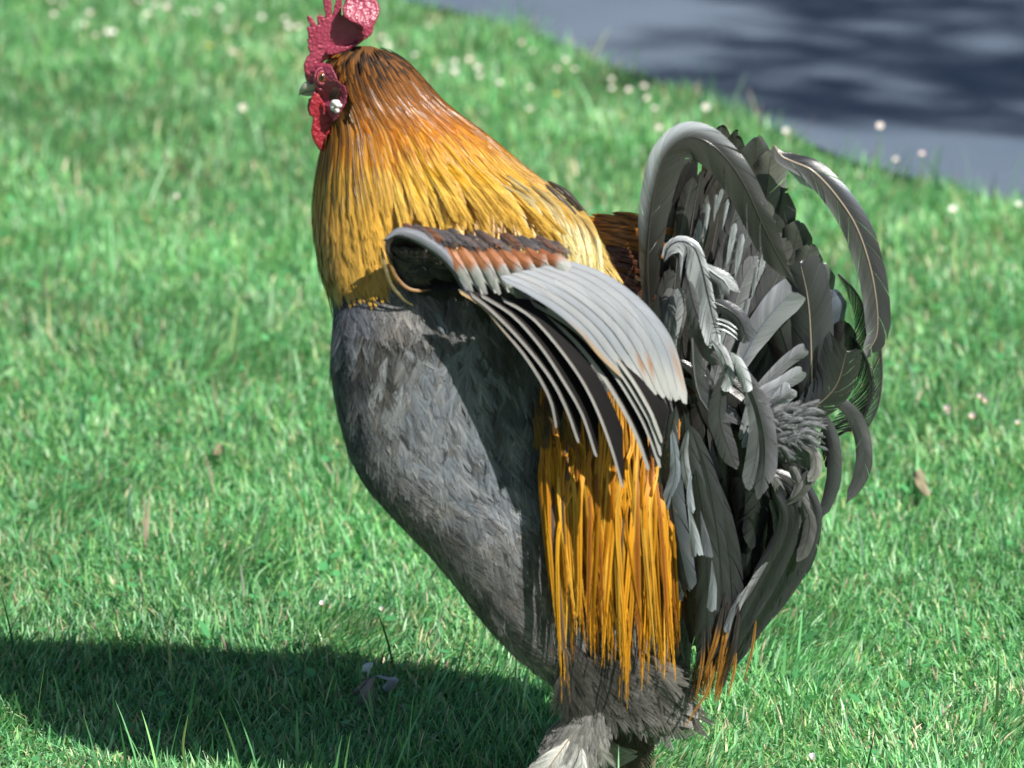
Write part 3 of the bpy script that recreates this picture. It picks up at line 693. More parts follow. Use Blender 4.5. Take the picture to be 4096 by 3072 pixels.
# ------------------------------------------------------------------ near wing, half opened
wing = bpy.data.objects.new('near_wing', None); COL.objects.link(wing); wing.parent = rooster
A_ = np.array([(500, 276), (528, 288), (558, 305), (586, 328), (608, 353), (637, 382)], float)
B_ = np.array([(560, 262), (594, 275), (621, 293), (645, 316), (665, 347), (679, 396)], float)
def wd(px, py): return -160 - 18 * np.sin(np.clip((px - 380) / 300, 0, 1) * math.pi)
def wpath(k, e=0.):
    q = A_ * (1 - k) + B_ * k
    up = np.linspace(1, .4, 6) * 30 * (k - .5)
    return [(x, y, wd(x, y) + u_ * 1.0 + e) for (x, y), u_ in zip(q, up)]
nsec = 7
for i in range(nsec):
    k = i / (nsec - 1)
    c = lerp((.40, .41, .43), (.34, .365, .41), rng.uniform())
    def gr(t_, u_, s, cc, k=k, i=i):
        cc = cc * (1 - .10 * np.clip(u_ * 3 - 2, 0, 1)[..., None])
        spot = np.exp(-((t_ - .80) / .05)**2 - ((u_ - .3) / .4)**2) * (i in (3, 4)) + np.exp(-((t_ - .78) / .10)**2 - ((u_ - .55) / .22)**2) * (i == nsec - 1) * (s < 0)
        cc = cc * (1 - .9 * spot[..., None]) + np.array((.40, .18, .07)) * .9 * spot[..., None]
        if i == 0: e = (np.clip(u_ * 2 - .6, 0, 1) * np.clip((t_ - .35) * 4, 0, 1) * (s > 0))[..., None] * .8; cc = cc * (1 - e) + np.array((.50, .30, .12)) * e
        return cc
    f = feather(wpath(k, -1.8 * i), 10.5, 9.5, tilt=.34, rows=80, m=3, ang=24, cup=.04, clump=90, gap=.004, jit=.004, tipang=.8, col=c, edge=tuple(np.array(c) * .84), tip=(.84, (.52, .52, .50)),
                grad=gr, rachis=(.32, .30, .28), rw=.25, rvar=.02, prof=([0, .2, .6, .86, .96, 1], [.45, .75, 1, .9, .55, .2]))
    put('secondary_feather', f, M_wing, wing)
prim = [
    [(458.6, 289.7), (483.6, 305.8), (505.6, 330.8), (524.7, 354), (542.3, 380.7), (552.6, 402.8), (557, 424)],
    [(470, 292.6), (491, 308.8), (520, 338), (549.7, 375), (567, 407), (579, 440)],
    [(480.7, 294), (513, 314.6), (541, 345.5), (564.4, 380.7), (583.5, 414.5), (597, 455)],
    [(501, 297), (535, 319), (571.7, 363), (593.8, 400), (611.4, 444), (623, 484)],
    [(515, 298), (560, 325), (597, 365), (625, 409), (640, 440), (649, 466)],
    [(530, 300), (575, 328), (612, 368), (639, 410), (652, 438), (660, 461)],
    [(545, 305), (590, 333), (622, 372), (647, 412), (655, 430), (661, 449)],
    [(560, 310), (600, 338), (630, 374), (651, 409), (657, 424), (662, 437)]]
for i, p in enumerate(prim):
    d0 = -176 - 2.0 * i if i < 4 else -158 - 2 * i
    pp = [(x, y, d0 - 10 * math.sin(j / (len(p) - 1) * 2.2)) for j, (x, y) in enumerate(p)]
    def gp(t_, u_, s, cc, i=i):
        dark = np.array((.055, .052, .055))
        if s < 0: e = np.clip((u_ * 1.0 - .55) * 5, 0, 1) * 0
        if i == 0 and s > 0: e = np.clip(1 - t_ * 2.2, 0, 1)[..., None]; return cc * (1 - e) + np.array((.55, .36, .17)) * e
        return cc
    pale = feather(pp, 0, 3.0 if i < 4 else 4.0, rows=50, m=2, ang=22, cup=.1, clump=60, gap=0.0, col=lerp((.27, .265, .26), (.44, .43, .41), i / 7), grad=gp, rachis=(.30, .26, .22), rw=.4, rvar=.03,
                   tilt=.35, prof=([0, .3, .75, .95, 1], [.9, .9, .95, .9, .25]))
    dk = feather(pp, 22, 0, rows=50, m=3, ang=26, cup=.04, clump=60, gap=0.0, col=(.010, .009, .009), edge=(.009, .008, .008), rvar=.05, tilt=.75,
                 prof=([0, .3, .6, .8, .92, 1], [.5, .9, 1, .45, .15, .02]))  # dark inner vane, blackened further to paint the shade under the secondaries
    b_ = Bag(); b_.add(pale); b_.add(dk); o = b_.build('primary_feather', M_wingdull, wing)
# lining behind the primaries: under coverts coloured dark to stand for shade there
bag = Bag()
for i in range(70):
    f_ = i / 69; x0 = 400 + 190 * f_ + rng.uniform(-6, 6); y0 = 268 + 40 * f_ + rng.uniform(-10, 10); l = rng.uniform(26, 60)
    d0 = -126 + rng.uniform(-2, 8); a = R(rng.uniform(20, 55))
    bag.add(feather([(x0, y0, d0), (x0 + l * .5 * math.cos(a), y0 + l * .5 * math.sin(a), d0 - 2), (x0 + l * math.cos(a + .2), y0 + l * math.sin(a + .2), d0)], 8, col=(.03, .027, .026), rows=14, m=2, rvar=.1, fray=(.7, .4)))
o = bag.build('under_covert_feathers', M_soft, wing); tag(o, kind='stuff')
# leading edge roll of small coverts, pale, and the hollow beneath it
le = [(385, 239), (398, 231), (416, 234.5), (434, 244), (448, 256.5), (459, 271), (467, 288)]
for j, (off_, w_, c_) in enumerate(((0, 5.2, (.22, .23, .26)), (2.6, 4.6, (.20, .21, .24)), (-4, 4.5, (.17, .16, .17)))):
    pp = [(x + off_ * .6, y + (-off_) * .6, -166 - (4 if off_ == 0 else 0)) for x, y in le]
    put('leading_edge_feather', feather(pp, w_, col=c_, tilt=.5, rows=46, m=3, cup=.6, clump=10, gap=.02, rvar=.06, ang=24, rachis=None, prof=([0, .12, .35, .8, 1], [.3, .8, 1, .7, .35])), M_wing, wing)
put('leading_edge_feather', feather([(384.5, 242, -150), (388, 256, -150), (396, 276, -150), (407, 287.5, -150), (418, 290.5, -148), (430, 290, -144)], 1.7, col=(.30, .16, .06), rows=30, m=1, clump=40, gap=0, tilt=.3), M_wing, wing, 'amber rimmed wrist feather')
put('leading_edge_feather', feather([(381, 246, -152), (384, 262, -152), (390, 282, -150), (400, 296, -146), (412, 305, -138)], 2.2, col=(.26, .21, .10), edge=(.15, .13, .10), rows=26, m=2, fray=(.2, .5), tilt=.1, ang=20), M_soft, wing)
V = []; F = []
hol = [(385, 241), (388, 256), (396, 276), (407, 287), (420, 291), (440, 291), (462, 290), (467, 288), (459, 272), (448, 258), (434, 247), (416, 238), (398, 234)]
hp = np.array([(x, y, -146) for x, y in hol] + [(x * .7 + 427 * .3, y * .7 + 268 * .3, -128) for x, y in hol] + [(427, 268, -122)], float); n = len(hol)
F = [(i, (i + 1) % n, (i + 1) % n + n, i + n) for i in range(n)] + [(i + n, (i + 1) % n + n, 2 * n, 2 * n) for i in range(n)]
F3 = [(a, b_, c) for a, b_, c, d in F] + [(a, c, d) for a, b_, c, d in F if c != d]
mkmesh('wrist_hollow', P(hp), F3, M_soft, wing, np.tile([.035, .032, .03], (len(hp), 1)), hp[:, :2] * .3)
for i in range(26):
    f_ = rng.uniform(); x0 = 392 + 40 * f_; y0 = 246 + 26 * rng.uniform() ; l = rng.uniform(16, 32); a = R(rng.uniform(25, 60))
    put('wrist_covert_feather', feather([(x0, y0, -140), (x0 + l * .5 * math.cos(a), y0 + l * .5 * math.sin(a), -145), (x0 + l * math.cos(a - .3), y0 + l * math.sin(a - .3), -142)], 5,
        col=lerp((.03, .03, .032), (.09, .08, .06), rng.uniform()), rows=10, m=2, rvar=.12, fray=(.7, .3)), M_soft, wing)
# rust coverts with pale tips, then the small row above
for i in range(8):
    x0 = 446 + 13.2 * i; y0 = 240 + 1.1 * i; x1 = 471 + 13.2 * i + (4 if i > 3 else 0); y1 = 282 - .9 * i - (2 if i > 5 else 0)
    c = lerp((.40, .155, .055), (.30, .10, .035), i / 7)
    put('covert_feather', feather([(x0, y0, -158 - i), (x0 + 9, (y0 + y1) / 2 - 3, -169 - i), ((x0 + x1) / 2 + 6, y1 - 12, -172 - i), (x1, y1, -170 - i)], 9.0, 8.0, col=c, edge=lerp(c, (.16, .12, .11), .5), tip=(.58, (.46, .46, .44)), rows=34, m=3, ang=26,
        cup=.35, clump=14, gap=.02, rvar=.05, tilt=.25, rachis=None if i % 2 else (.2, .09, .05), prof=([0, .3, .7, .9, 1], [.7, .95, 1, .75, .35])), M_wing, wing)
for i in range(26):
    f_ = i / 25; x0 = 402 + 150 * f_ + rng.uniform(-3, 3); y0 = 226 + 14 * f_ + rng.uniform(-3, 4)
    c = lerp((.09, .08, .08), (.20, .07, .025), rng.uniform() if rng.uniform() < .6 else 0)
    put('small_covert_feather', feather([(x0, y0, -146), (x0 + 7, y0 + 6, -160), (x0 + 16, y0 + 13, -166)], 5.5, col=c, edge=(.14, .13, .14), rows=20, m=2, rvar=.14, fray=(.4, .5), tilt=.2), M_soft, wing)
put('wing_spur_feather', feather([(508, 285, -158), (522, 296, -160), (538, 312, -160)], 5.2, col=(.24, .26, .24), edge=(.42, .43, .42), rows=20, m=3, tilt=.2, clump=30, gap=0), M_wing, wing)
# a hidden far wing folded on the other flank
farw = bpy.data.objects.new('far_wing', None); COL.objects.link(farw); farw.parent = rooster
for i in range(14):
    f_ = i / 13
    put('wing_feather', feather([(430 + 30 * f_, 250 + 60 * f_, 112), (520 + 30 * f_, 290 + 55 * f_, 128), (610, 350 + 40 * f_, 118)], 12, col=lerp((.3, .11, .04), (.4, .42, .45), f_), rows=30, m=2, rvar=.05, rachis=(.2, .15, .1)), M_wing, farw)

# ------------------------------------------------------------------ tail
tail = bpy.data.objects.new('tail', None); COL.objects.link(tail); tail.parent = rooster
Tt = lambda l: [(600 + a * .1469, 100 + b_ * .1469) for a, b_ in l]
Bt = lambda l: [(600 + a * .1469, 325 + b_ * .1469) for a, b_ in l]
def tf(pts, d, w, c=(.13, .13, .13), name='tail_feather', dd=None, **k):
    """tail feather through px points; d depth at start, dd depth at end"""
    dd = d if dd is None else dd; n = len(pts); c = np.array(c, float)
    if c.mean() < .24: c = c * (.48 if c.mean() < .14 else .66) * np.array((.97, 1.0, 1.04)) * rng.uniform(.7, 1.3)
    c = tuple(c)
    p = [(x, y, d + (dd - d) * i / (n - 1)) for i, (x, y) in enumerate(pts)]
    if 'hr' not in k: k['hr'] = w
    kw = dict(ang=34, m=4, cup=.42, clump=16, gap=.008, rvar=.07, tipang=1.3, jit=.008, rows=int(Ln_hint(p) / 1.6), edge=tuple(np.array(c) * 1.25), rachis=tuple(np.array(c) * .6), rw=.45, wav=.6, mid=tuple(np.array(c) * .75))
    kw.update(k); lab = kw.pop('label', None); mt = kw.pop('mat', M_grey)
    return put(name, feather(p, w, col=c, **kw), mt, tail, lab)
G1, G2, G3, GB, GG = (.075, .07, .066), (.16, .155, .15), (.27, .275, .28), (.12, .14, .17), (.10, .11, .085)
# under-mass: random dark feathers hanging and fanning, so that nothing shows through
bag = Bag()
for i in range(90):
    f_ = rng.uniform(); x0 = 684 + rng.uniform(-8, 30); y0 = 380 + rng.uniform(-20, 50); a = R(rng.uniform(42, 98)); l = rng.uniform(100, 215)
    x1 = x0 + l * math.cos(a) * .72; y1 = y0 + l * math.sin(a)
    if x1 > 800: x1 = 800 - rng.uniform(0, 16)
    d = rng.uniform(-24, 40)
    bag.add(feather([(x0, y0, d), (x0 + (x1 - x0) * .75 + 8, y0 + (y1 - y0) * .45, d), (x1, y1, d)], rng.uniform(9, 14), tipang=1.4, jit=.01, col=tuple(np.array(G1) * rng.uniform(.25, .6)), rows=30, m=2, rvar=.1, tilt=rng.normal(0, .3), rachis=(.05, .05, .05)))
for i in range(60):
    x0 = 680 + rng.uniform(-14, 10); y0 = 400 + rng.uniform(-10, 20); a = R(rng.uniform(-92, -38)); l = rng.uniform(80, 210) * (1 if a < R(-70) else .85)
    x1 = x0 + l * math.cos(a) * .8; y1 = y0 + l * math.sin(a)
    d = rng.uniform(-10, 45); 
    bag.add(feather([(x0, y0, d), (x0 + (x1 - x0) * .4, y0 + (y1 - y0) * .55, d), (x1, max(y1, 215), d)], rng.uniform(9, 14), tipang=1.4, jit=.01, col=tuple(np.array(G1) * rng.uniform(.3, .7)), rows=30, m=2, rvar=.1, tilt=rng.normal(0, .3), rachis=(.05, .05, .05)))
o = bag.build('tail_underlayer', M_grey, tail); tag(o, kind='stuff')
for p in ([(662, 330), (660, 260), (668, 200), (682, 150)], [(668, 330), (668, 260), (680, 200), (696, 152)], [(658, 320), (656, 260), (660, 205), (672, 160)]):
    tf(p, 2, 11, (.045, .042, .04))
for i in range(22):
    f_ = rng.uniform(); x0 = 668 + 20 * f_; x1 = 668 + 56 * f_; y1 = 196 - 40 * f_ + rng.uniform(-6, 24); d = rng.uniform(-12, 12)
    put('tail_feather', feather([(x0, 360, d), ((x0 + x1) / 2 - 6, 280, d), (x1, y1, d)], rng.uniform(8, 12), tipang=1.4, jit=.01, col=tuple(np.array((.05, .045, .042)) * rng.uniform(.5, 1.6)), rows=60, m=3, rvar=.1, clump=20, gap=.02, cup=.2, tilt=rng.normal(0, .3), rachis=(.03, .03, .03)), M_grey, tail)
tf([(730, 430), (764, 490), (772, 545), (756, 600)], 12, 18, (.04, .04, .04))
tf([(724, 430), (750, 490), (756, 545), (742, 610)], 16, 18, (.04, .04, .04))
# the broad feathers whose rounded ends make the rear outline
wv = dict(wav=2.6, clump=80, gap=.004, jit=.002, tipang=1.7)
for pts, d, w, c in [
    ([(688, 420), (704, 330), (714, 220), (722, 124)], 34, 17, GG), ([(690, 420), (712, 330), (726, 220), (738, 132)], 30, 16, GG),
    ([(694, 425), (722, 330), (746, 220), (758, 136)], 22, 19, GG), ([(696, 425), (732, 330), (760, 230), (772, 148)], 16, 19, (.15, .15, .125)),
    ([(700, 430), (742, 340), (768, 260), (784, 190)], 18, 18, GG), ([(704, 430), (752, 350), (784, 280), (800, 222)], 14, 18, GG),
    ([(704, 435), (762, 360), (796, 290), (812, 244)], 10, 17, (.12, .13, .105)), ([(706, 438), (770, 372), (808, 310), (822, 262)], 6, 18, (.125, .135, .115)),
    ([(708, 440), (778, 385), (820, 335), (834, 290)], 2, 17, GB), ([(708, 440), (786, 400), (832, 362), (846, 322)], 2, 15, G1)]:
    tf(pts, d, w, tuple(np.array(c) * 1.25), prof=([0, .3, .7, .88, 1], [.3, .8, 1, .95, .6]), rachis=(.05, .045, .04), rw=.5, **wv)
# inner front faces, long and narrow, lit
for pts, d, w, c in [
    ([(676, 400), (690, 300), (704, 220), (716, 165)], -4, 11, G1), ([(680, 400), (700, 310), (716, 230), (726, 180)], -8, 10, (.12, .11, .10)),
    ([(684, 400), (706, 320), (724, 250), (742, 190)], -12, 11, G2), ([(688, 400), (716, 330), (738, 260), (760, 200)], -14, 15, (.20, .20, .20)),
    ([(690, 404), (724, 330), (750, 268), (776, 222)], -18, 15, G2), ([(700, 400), (738, 330), (764, 280), (788, 240)], -20, 14, (.19, .18, .165)),
    ([(712, 390), (728, 330), (742, 285), (758, 258)], -28, 13, G3), ([(700, 380), (710, 320), (722, 270), (733, 232)], -26, 9, (.22, .22, .215)),
    ([(680, 330), (686, 270), (694, 210), (702, 170)], -18, 7, (.11, .10, .095)), ([(672, 330), (676, 270), (684, 215), (694, 176)], -22, 8, (.10, .095, .09)),
    ([(676, 350), (688, 280), (700, 230), (708, 196)], -24, 6, (.24, .23, .215)), ([(736, 372), (752, 330), (768, 296), (786, 262)], -30, 14, (.165, .16, .155))]:
    tf(pts, d, w, c, prof=([0, .3, .7, .9, 1], [.4, .85, 1, .8, .3]), rachis=tuple(np.array(c) * 1.7), rw=.4, clump=8, gap=.05, tilt=rng.uniform(-.3, .3))
tf([(736, 376), (752, 342), (771, 314), (793, 291)], -40, 17, (.30, .31, .33), prof=([0, .3, .65, .88, 1], [.35, .8, 1, .85, .5]), rachis=(.20, .25, .33), rw=.8, dd=-44, label='pale grey feather with a rounded end', wav=1)
tf([(812, 412), (811, 345), (808, 300), (800, 262)], -34, 20, (.075, .075, .078), hr=24, prof=([0, .3, .7, .9, 1], [.6, .95, 1, .7, .2]), rachis=(.40, .33, .26), rw=.8)
tf([(800, 420), (790, 360), (778, 320), (771, 300)], -26, 20, (.10, .10, .095), prof=([0, .3, .7, .9, 1], [.6, .95, 1, .7, .2]), tilt=.2)
for x0, y0, x1, y1, w in ((708, 205, 704, 240, 2.6), (716, 196, 714, 222, 2.2), (700, 222, 696, 262, 2.8), (722, 190, 716, 214, 2.0), (694, 236, 690, 270, 2.4), (735, 225, 726, 268, 3.2), (742, 236, 735, 280, 3.4), (728, 200, 722, 230, 2.0),
                          (757, 268, 752, 300, 2.6), (766, 250, 758, 280, 3.0), (682, 244, 680, 280, 2.4), (748, 300, 742, 330, 2.6), (724, 330, 716, 358, 2.4), (776, 300, 768, 330, 3.0)):
    tf([(x1, y1), ((x0 + x1) / 2, (y0 + y1) / 2), (x0, y0)], -30, w, tuple(np.array((.34, .37, .39)) * rng.uniform(.75, 1.15)), prof=([0, .3, .7, 1], [.1, .8, 1, .1]), rachis=None, tipang=.5, ang=18, clump=20)
# big curved sickles
def g_s1(t_, u_, s, cc):
    e = (np.exp(-((t_ - .42) / .16)**2) * (s < 0) * np.clip((u_ - .1) * 2, 0, 1))[..., None]  # light on the outer arch painted as a paler vane
    return cc * (1 - e) + np.array((.50, .54, .57)) * e
S1 = [(653, 352), (649, 300), (648, 250), (653, 200), (664, 158), (685, 138), (706, 141), (726, 158), (744, 184), (758, 214), (772, 244), (784, 266), (797, 286)]
tf(S1, -62, 16, (.085, .078, .072), hr=23, dd=-78, rows=190, clump=14, gap=.02, cup=.16, tilt=[.5, .5, .2, .1, .0, -.25, -.2], prof=([0, .1, .3, .45, .8, 1], [.35, .5, .85, 1, .75, .1]), grad=g_s1, rachis=(.06, .05, .05), rw=.8, name='sickle_feather', label='near sickle feather arching over the tail front', ang=26)
tf([(661, 176), (655, 215), (651, 255), (651, 292)], -40, 6, (.55, .58, .60), dd=-44, prof=([0, .2, .6, 1], [.3, .9, 1, .1]), rvar=.04, ang=20, rachis=None, tilt=.4, label='pale vane with the light painted into its colour')  # bright reflection inside the sickle, given as a near-white feather
tf([(699, 126), (690, 138), (684, 150), (680, 160)], -64, 3.6, (.50, .53, .54), dd=-66, prof=([0, .5, 1], [.1, 1, .5]), rvar=.04, rachis=None)
tf([(683, 150), (700, 158), (716, 168), (732, 176)], -62, 4.2, (.42, .42, .44), dd=-66, prof=([0, .2, .6, 1], [.2, 1, .9, .2]), clump=4, gap=.15, rachis=None)
S2 = [(775, 146), (781, 156), (796, 163), (813, 171), (835, 194), (856, 226), (870, 266), (877, 306), (877, 335), (870, 348), (867, 356)]
def g_s2(t_, u_, s, cc):
    e = np.full(t_.shape, 0.); 
    if s < 0: e = .9 + 0 * t_; tgt = np.array((.03, .03, .033))
    else: e = np.clip((u_ - .5) * 2, 0, 1) * .5; tgt = np.array((.33, .34, .35))
    e = e[..., None]; cc = cc * (1 - e) + tgt * e
    if s < 0: f__ = (np.exp(-((t_ - .22) / .10)**2) * np.clip((u_ - .4) * 2, 0, 1))[..., None] * .8; cc = cc * (1 - f__) + np.array((.32, .36, .44)) * f__
    return cc
tf(S2, 0, 15, (.175, .165, .155), hr=15, cup=.2, dd=-24, rows=140, clump=12, gap=.03, tilt=[.3, .1, 0, 0, .1], prof=([0, .12, .4, .75, .93, 1], [.5, .85, 1, .85, .55, .15]), grad=g_s2, rachis=(.45, .36, .27), rw=.9, name='sickle_feather', label='far sickle feather arching clear of the tail on the right', ang=24, wav=.8)
tf([(786, 165), (797, 174), (808, 184), (818, 190)], -2, 4.5, (.66, .72, .70), prof=([0, .4, 1], [.6, 1, .15]), rachis=None, clump=12, gap=.02, rvar=.03)
# open barbed feathers on the right edge
def comb_f(pts, d, wl, wr, c, sp=.55, rows=46, **k):
    return tf(pts, d, wl, c, hr=wr, rows=rows, clump=1, gap=sp, fray=(0, sp), ang=24, rachis=tuple(np.array(c) * 1.3), rw=.9, edge=c, wav=0, **k)
comb_f([(877, 330), (881, 350), (882, 380), (878, 408), (867, 430)], -8, 0, 12, (.09, .085, .085), .55, 40, name='sickle_feather')
comb_f([(838, 274), (853, 288), (864, 308), (867, 330), (864, 348)], -4, 0, 13, (.035, .033, .035), .4, 36, name='sickle_feather')
comb_f([(846, 330), (860, 348), (871, 372), (872, 396), (862, 420), (850, 432)], 4, 2, 22, (.04, .045, .04), .35, 44)
comb_f([(700, 262), (712, 272), (724, 280), (730, 290)], -70, 9, 9, (.5, .52, .54), .45, 14)
# the white curl
def g_c(t_, u_, s, cc):
    e = (np.clip(1 - np.abs(u_ - .35) * 2.6, 0, 1) * (.5 + .5 * np.sin(t_ * 26 + s)))[..., None] * .85
    return cc * (1 - e) + np.array((.10, .10, .11)) * e
tf([(664, 262), (668, 248), (680, 241), (694, 247), (702, 268), (708, 294), (714, 322), (720, 344)], -72, 6, (.60, .63, .65), hr=17, dd=-84, rows=90, clump=5, gap=.22, cup=.12, grad=g_c, rachis=(.05, .05, .06), rw=.7, tilt=[.4, 0, -.3, 0], prof=([0, .1, .4, .8, 1], [.5, .9, 1, .8, .3]), name='curled_feather', label='white barred curl in front of the tail', ang=26)
tf([(688, 280), (694, 305), (704, 330), (716, 352)], -78, 10, (.16, .15, .16), clump=6, gap=.06, name='curled_feather', prof=([0, .3, .7, 1], [.4, 1, .9, .1]))
tf([(690, 300), (698, 330), (712, 352), (726, 362)], -74, 12, (.20, .18, .20), clump=8, gap=.04, name='curled_feather', prof=([0, .3, .7, 1], [.4, 1, .8, .15]))
tf([(708, 300), (726, 308), (740, 320), (748, 342)], -76, 9, (.13, .13, .14), clump=6, gap=.08, name='curled_feather')
for y_ in range(3):
    tf([(716, 318 + 5 * y_), (727, 322 + 5 * y_), (738, 330 + 5 * y_)], -86, 1.2, (.6, .62, .64), rows=8, m=1, rachis=None, name='curled_feather')
comb_f([(692, 338), (694, 372), (700, 398), (716, 420)], -78, 22, 3, (.13, .13, .135), .35, 34, name='curled_feather')
tf([(712, 340), (722, 352), (728, 372), (726, 392)], -84, 6.5, (.50, .52, .54), grad=g_c, clump=5, gap=.12, name='curled_feather')
tf([(664, 350), (660, 330), (664, 310), (674, 290)], -46, 9, (.26, .27, .27), clump=8, gap=.06, tilt=.3)
tf([(668, 380), (670, 340), (676, 310), (680, 288)], -50, 9, (.30, .32, .33), clump=8, gap=.08, tilt=-.2)
tf([(655, 330), (662, 300), (668, 280), (672, 270)], -40, 7, (.12, .12, .11), clump=8, gap=.06)
# drooping glossy twist in the middle
tf([(728, 366), (722, 392), (720, 420), (730, 452), (738, 470)], -84, 11, (.13, .125, .13), clump=8, gap=.07, dd=-74, name='curled_feather', prof=([0, .3, .7, 1], [.5, 1, .9, .2]), tilt=.3)
tf([(734, 362), (752, 392), (763, 428), (765, 462), (758, 500)], -88, 12, (.16, .15, .165), clump=10, gap=.05, dd=-80, name='curled_feather', prof=([0, .25, .7, 1], [.5, 1, .95, .2]), tilt=-.3)
tf([(744, 380), (756, 410), (758, 445), (748, 490)], -84, 10, (.17, .17, .175), clump=8, gap=.05, dd=-78, name='curled_feather', tilt=.35)
tf([(730, 352), (738, 362), (744, 376), (748, 392)], -92, 6, (.55, .58, .60), clump=6, gap=.06, dd=-92, rachis=None, name='curled_feather')
# light grey rounded feathers pointing right
for pts, d, w, c in [([(740, 440), (756, 400), (782, 384), (803, 371)], -58, 8, (.34, .355, .37)), ([(742, 448), (758, 424), (776, 404), (791, 388)], -62, 9, (.29, .31, .325)),
                     ([(744, 404), (764, 384), (786, 362), (806, 348)], -50, 7, (.25, .26, .27)), ([(746, 464), (770, 440), (790, 420), (808, 408)], -48, 12, (.20, .205, .20)),
                     ([(744, 430), (762, 410), (776, 398), (786, 390)], -56, 12, (.18, .19, .19))]:
    tf(pts, d, w, c, prof=([0, .3, .8, .95, 1], [.4, .8, 1, .9, .7]), edge=tuple(np.array(c) * 1.35), clump=16, gap=.03, rachis=tuple(np.array(c) * 1.2), rw=.3)
tf([(786, 432), (812, 410), (836, 386), (847, 350)], -52, 25, (.085, .088, .080), hr=17, prof=([0, .3, .7, .9, 1], [.5, .95, 1, .85, .4]), clump=5, gap=.10, rachis=(.26, .21, .16), rw=.6, label='dark oval feather at the right edge')
# dark pocket and curled hooks on the right
tf([(832, 398), (851, 412), (863, 440), (862, 472), (846, 504)], -20, 8.5, (.145, .14, .145), dd=-10, clump=60, gap=0, edge=(.09, .088, .09), rvar=.06, cup=.25, rachis=None, prof=([0, .2, .6, .85, 1], [.6, .95, 1, .6, .05]), name='sickle_feather', label='grey hooked feather, lowest on the right')
tf([(820, 410), (832, 440), (834, 475), (828, 500), (820, 520)], -16, 7.5, (.13, .13, .135), clump=60, gap=0, rvar=.03, rachis=None, prof=([0, .2, .6, .85, 1], [.7, 1, 1, .7, .05]), name='sickle_feather')
tf([(822, 405), (826, 430), (829, 455), (832, 470)], -6, 7, (.02, .02, .02), clump=4, gap=.2, rachis=None)
tf([(815, 440), (850, 418), (856, 412)], 0, 1.6, (.03, .03, .03), rows=8, m=1, rachis=None)
tf([(815, 448), (850, 428), (858, 420)], 0, 1.6, (.03, .03, .03), rows=8, m=1, rachis=None)
# fluffy down between
bag = Bag()
for i in range(260):
    x0 = 770 + rng.uniform(-18, 34); y0 = 425 + rng.uniform(-16, 22); a = R(rng.uniform(-70, 30)); l = rng.uniform(8, 24); d = -60 + rng.uniform(-6, 6)
    bag.add(feather([(x0, y0, d), (x0 + l * .5 * math.cos(a), y0 + l * .5 * math.sin(a), d - 2), (x0 + l * math.cos(a + .3), y0 + l * math.sin(a + .3), d)], rng.uniform(1.4, 3.2),
                    col=tuple(np.array((.20, .21, .22)) * rng.uniform(.5, 1.3)), rows=22, m=2, fray=(0, .5), ang=26, rvar=.15, jit=.15))
o = bag.build('tail_down', M_soft, tail); tag(o, kind='stuff')
# lower lobes curling round to the right, then long drooping feathers
for pts, d, w, c in [([(756, 426), (786, 432), (806, 448), (817, 476)], -58, 10, (.22, .215, .205)), ([(754, 440), (778, 446), (800, 466), (808, 492)], -52, 11, (.15, .145, .14)),
                     ([(800, 444), (814, 452), (816, 470), (808, 482)], -62, 6, (.26, .25, .24)), ([(772, 470), (790, 478), (800, 492), (806, 520)], -50, 8, (.19, .18, .17)),
                     ([(760, 470), (776, 480), (786, 500), (790, 522)], -56, 7, (.24, .225, .21)), ([(790, 500), (798, 486), (794, 472), (790, 466)], -64, 5, (.22, .21, .20)),
                     ([(784, 505), (798, 495), (806, 482), (808, 470)], -60, 6, (.20, .19, .18)), ([(802, 500), (810, 520), (806, 545), (797, 562)], -56, 7, (.15, .14, .135)),
                     ([(770, 500), (778, 520), (780, 545), (772, 560)], -54, 6, (.16, .155, .145)), ([(776, 540), (792, 530), (800, 516), (802, 505)], -52, 5, (.18, .17, .16)),
                     ([(742, 440), (756, 470), (758, 510), (750, 550)], -44, 13, (.05, .05, .052)), ([(736, 430), (742, 480), (748, 530), (744, 580)], -40, 14, (.04, .042, .045)),
                     ([(760, 460), (780, 510), (782, 550), (768, 590)], -34, 14, (.035, .035, .036)), ([(770, 450), (806, 500), (806, 550), (782, 596)], -26, 12, (.045, .044, .044))]:
    tf(pts, d, w, c, clump=8, gap=.06, prof=([0, .3, .7, 1], [.4, 1, .9, .15]), tilt=rng.uniform(-.3, .3))
for pts, d, w, c in [
    ([(668, 408), (658, 450), (656, 500), (664, 555), (682, 600)], -92, 13, (.10, .105, .115)), ([(676, 406), (670, 450), (672, 500), (680, 550), (690, 592)], -96, 12, (.17, .18, .20)),
    ([(684, 412), (688, 455), (694, 505), (700, 555), (704, 620)], -94, 14, (.085, .085, .09)), ([(690, 425), (706, 470), (716, 525), (722, 580), (722, 640)], -88, 14, (.075, .075, .08)),
    ([(664, 420), (652, 470), (652, 520), (662, 570), (676, 600)], -84, 10, (.05, .05, .055)), ([(700, 450), (716, 500), (728, 550), (732, 600), (728, 640)], -80, 13, (.055, .055, .058)),
    ([(696, 470), (704, 520), (708, 580), (706, 640), (702, 668)], -90, 12, (.06, .06, .062)), ([(680, 480), (686, 540), (692, 600), (698, 650)], -80, 12, (.035, .035, .036)),
    ([(672, 430), (676, 470), (668, 500), (660, 528)], -100, 6, (.24, .27, .31)), ([(688, 430), (684, 455), (688, 480), (696, 500)], -102, 5, (.30, .31, .33))]:
    tf(pts, d, w, c, clump=12, gap=.04, dd=d + 20, prof=([0, .2, .6, .85, 1], [.4, .95, 1, .7, .15]), tilt=rng.uniform(-.4, .5), ang=20)
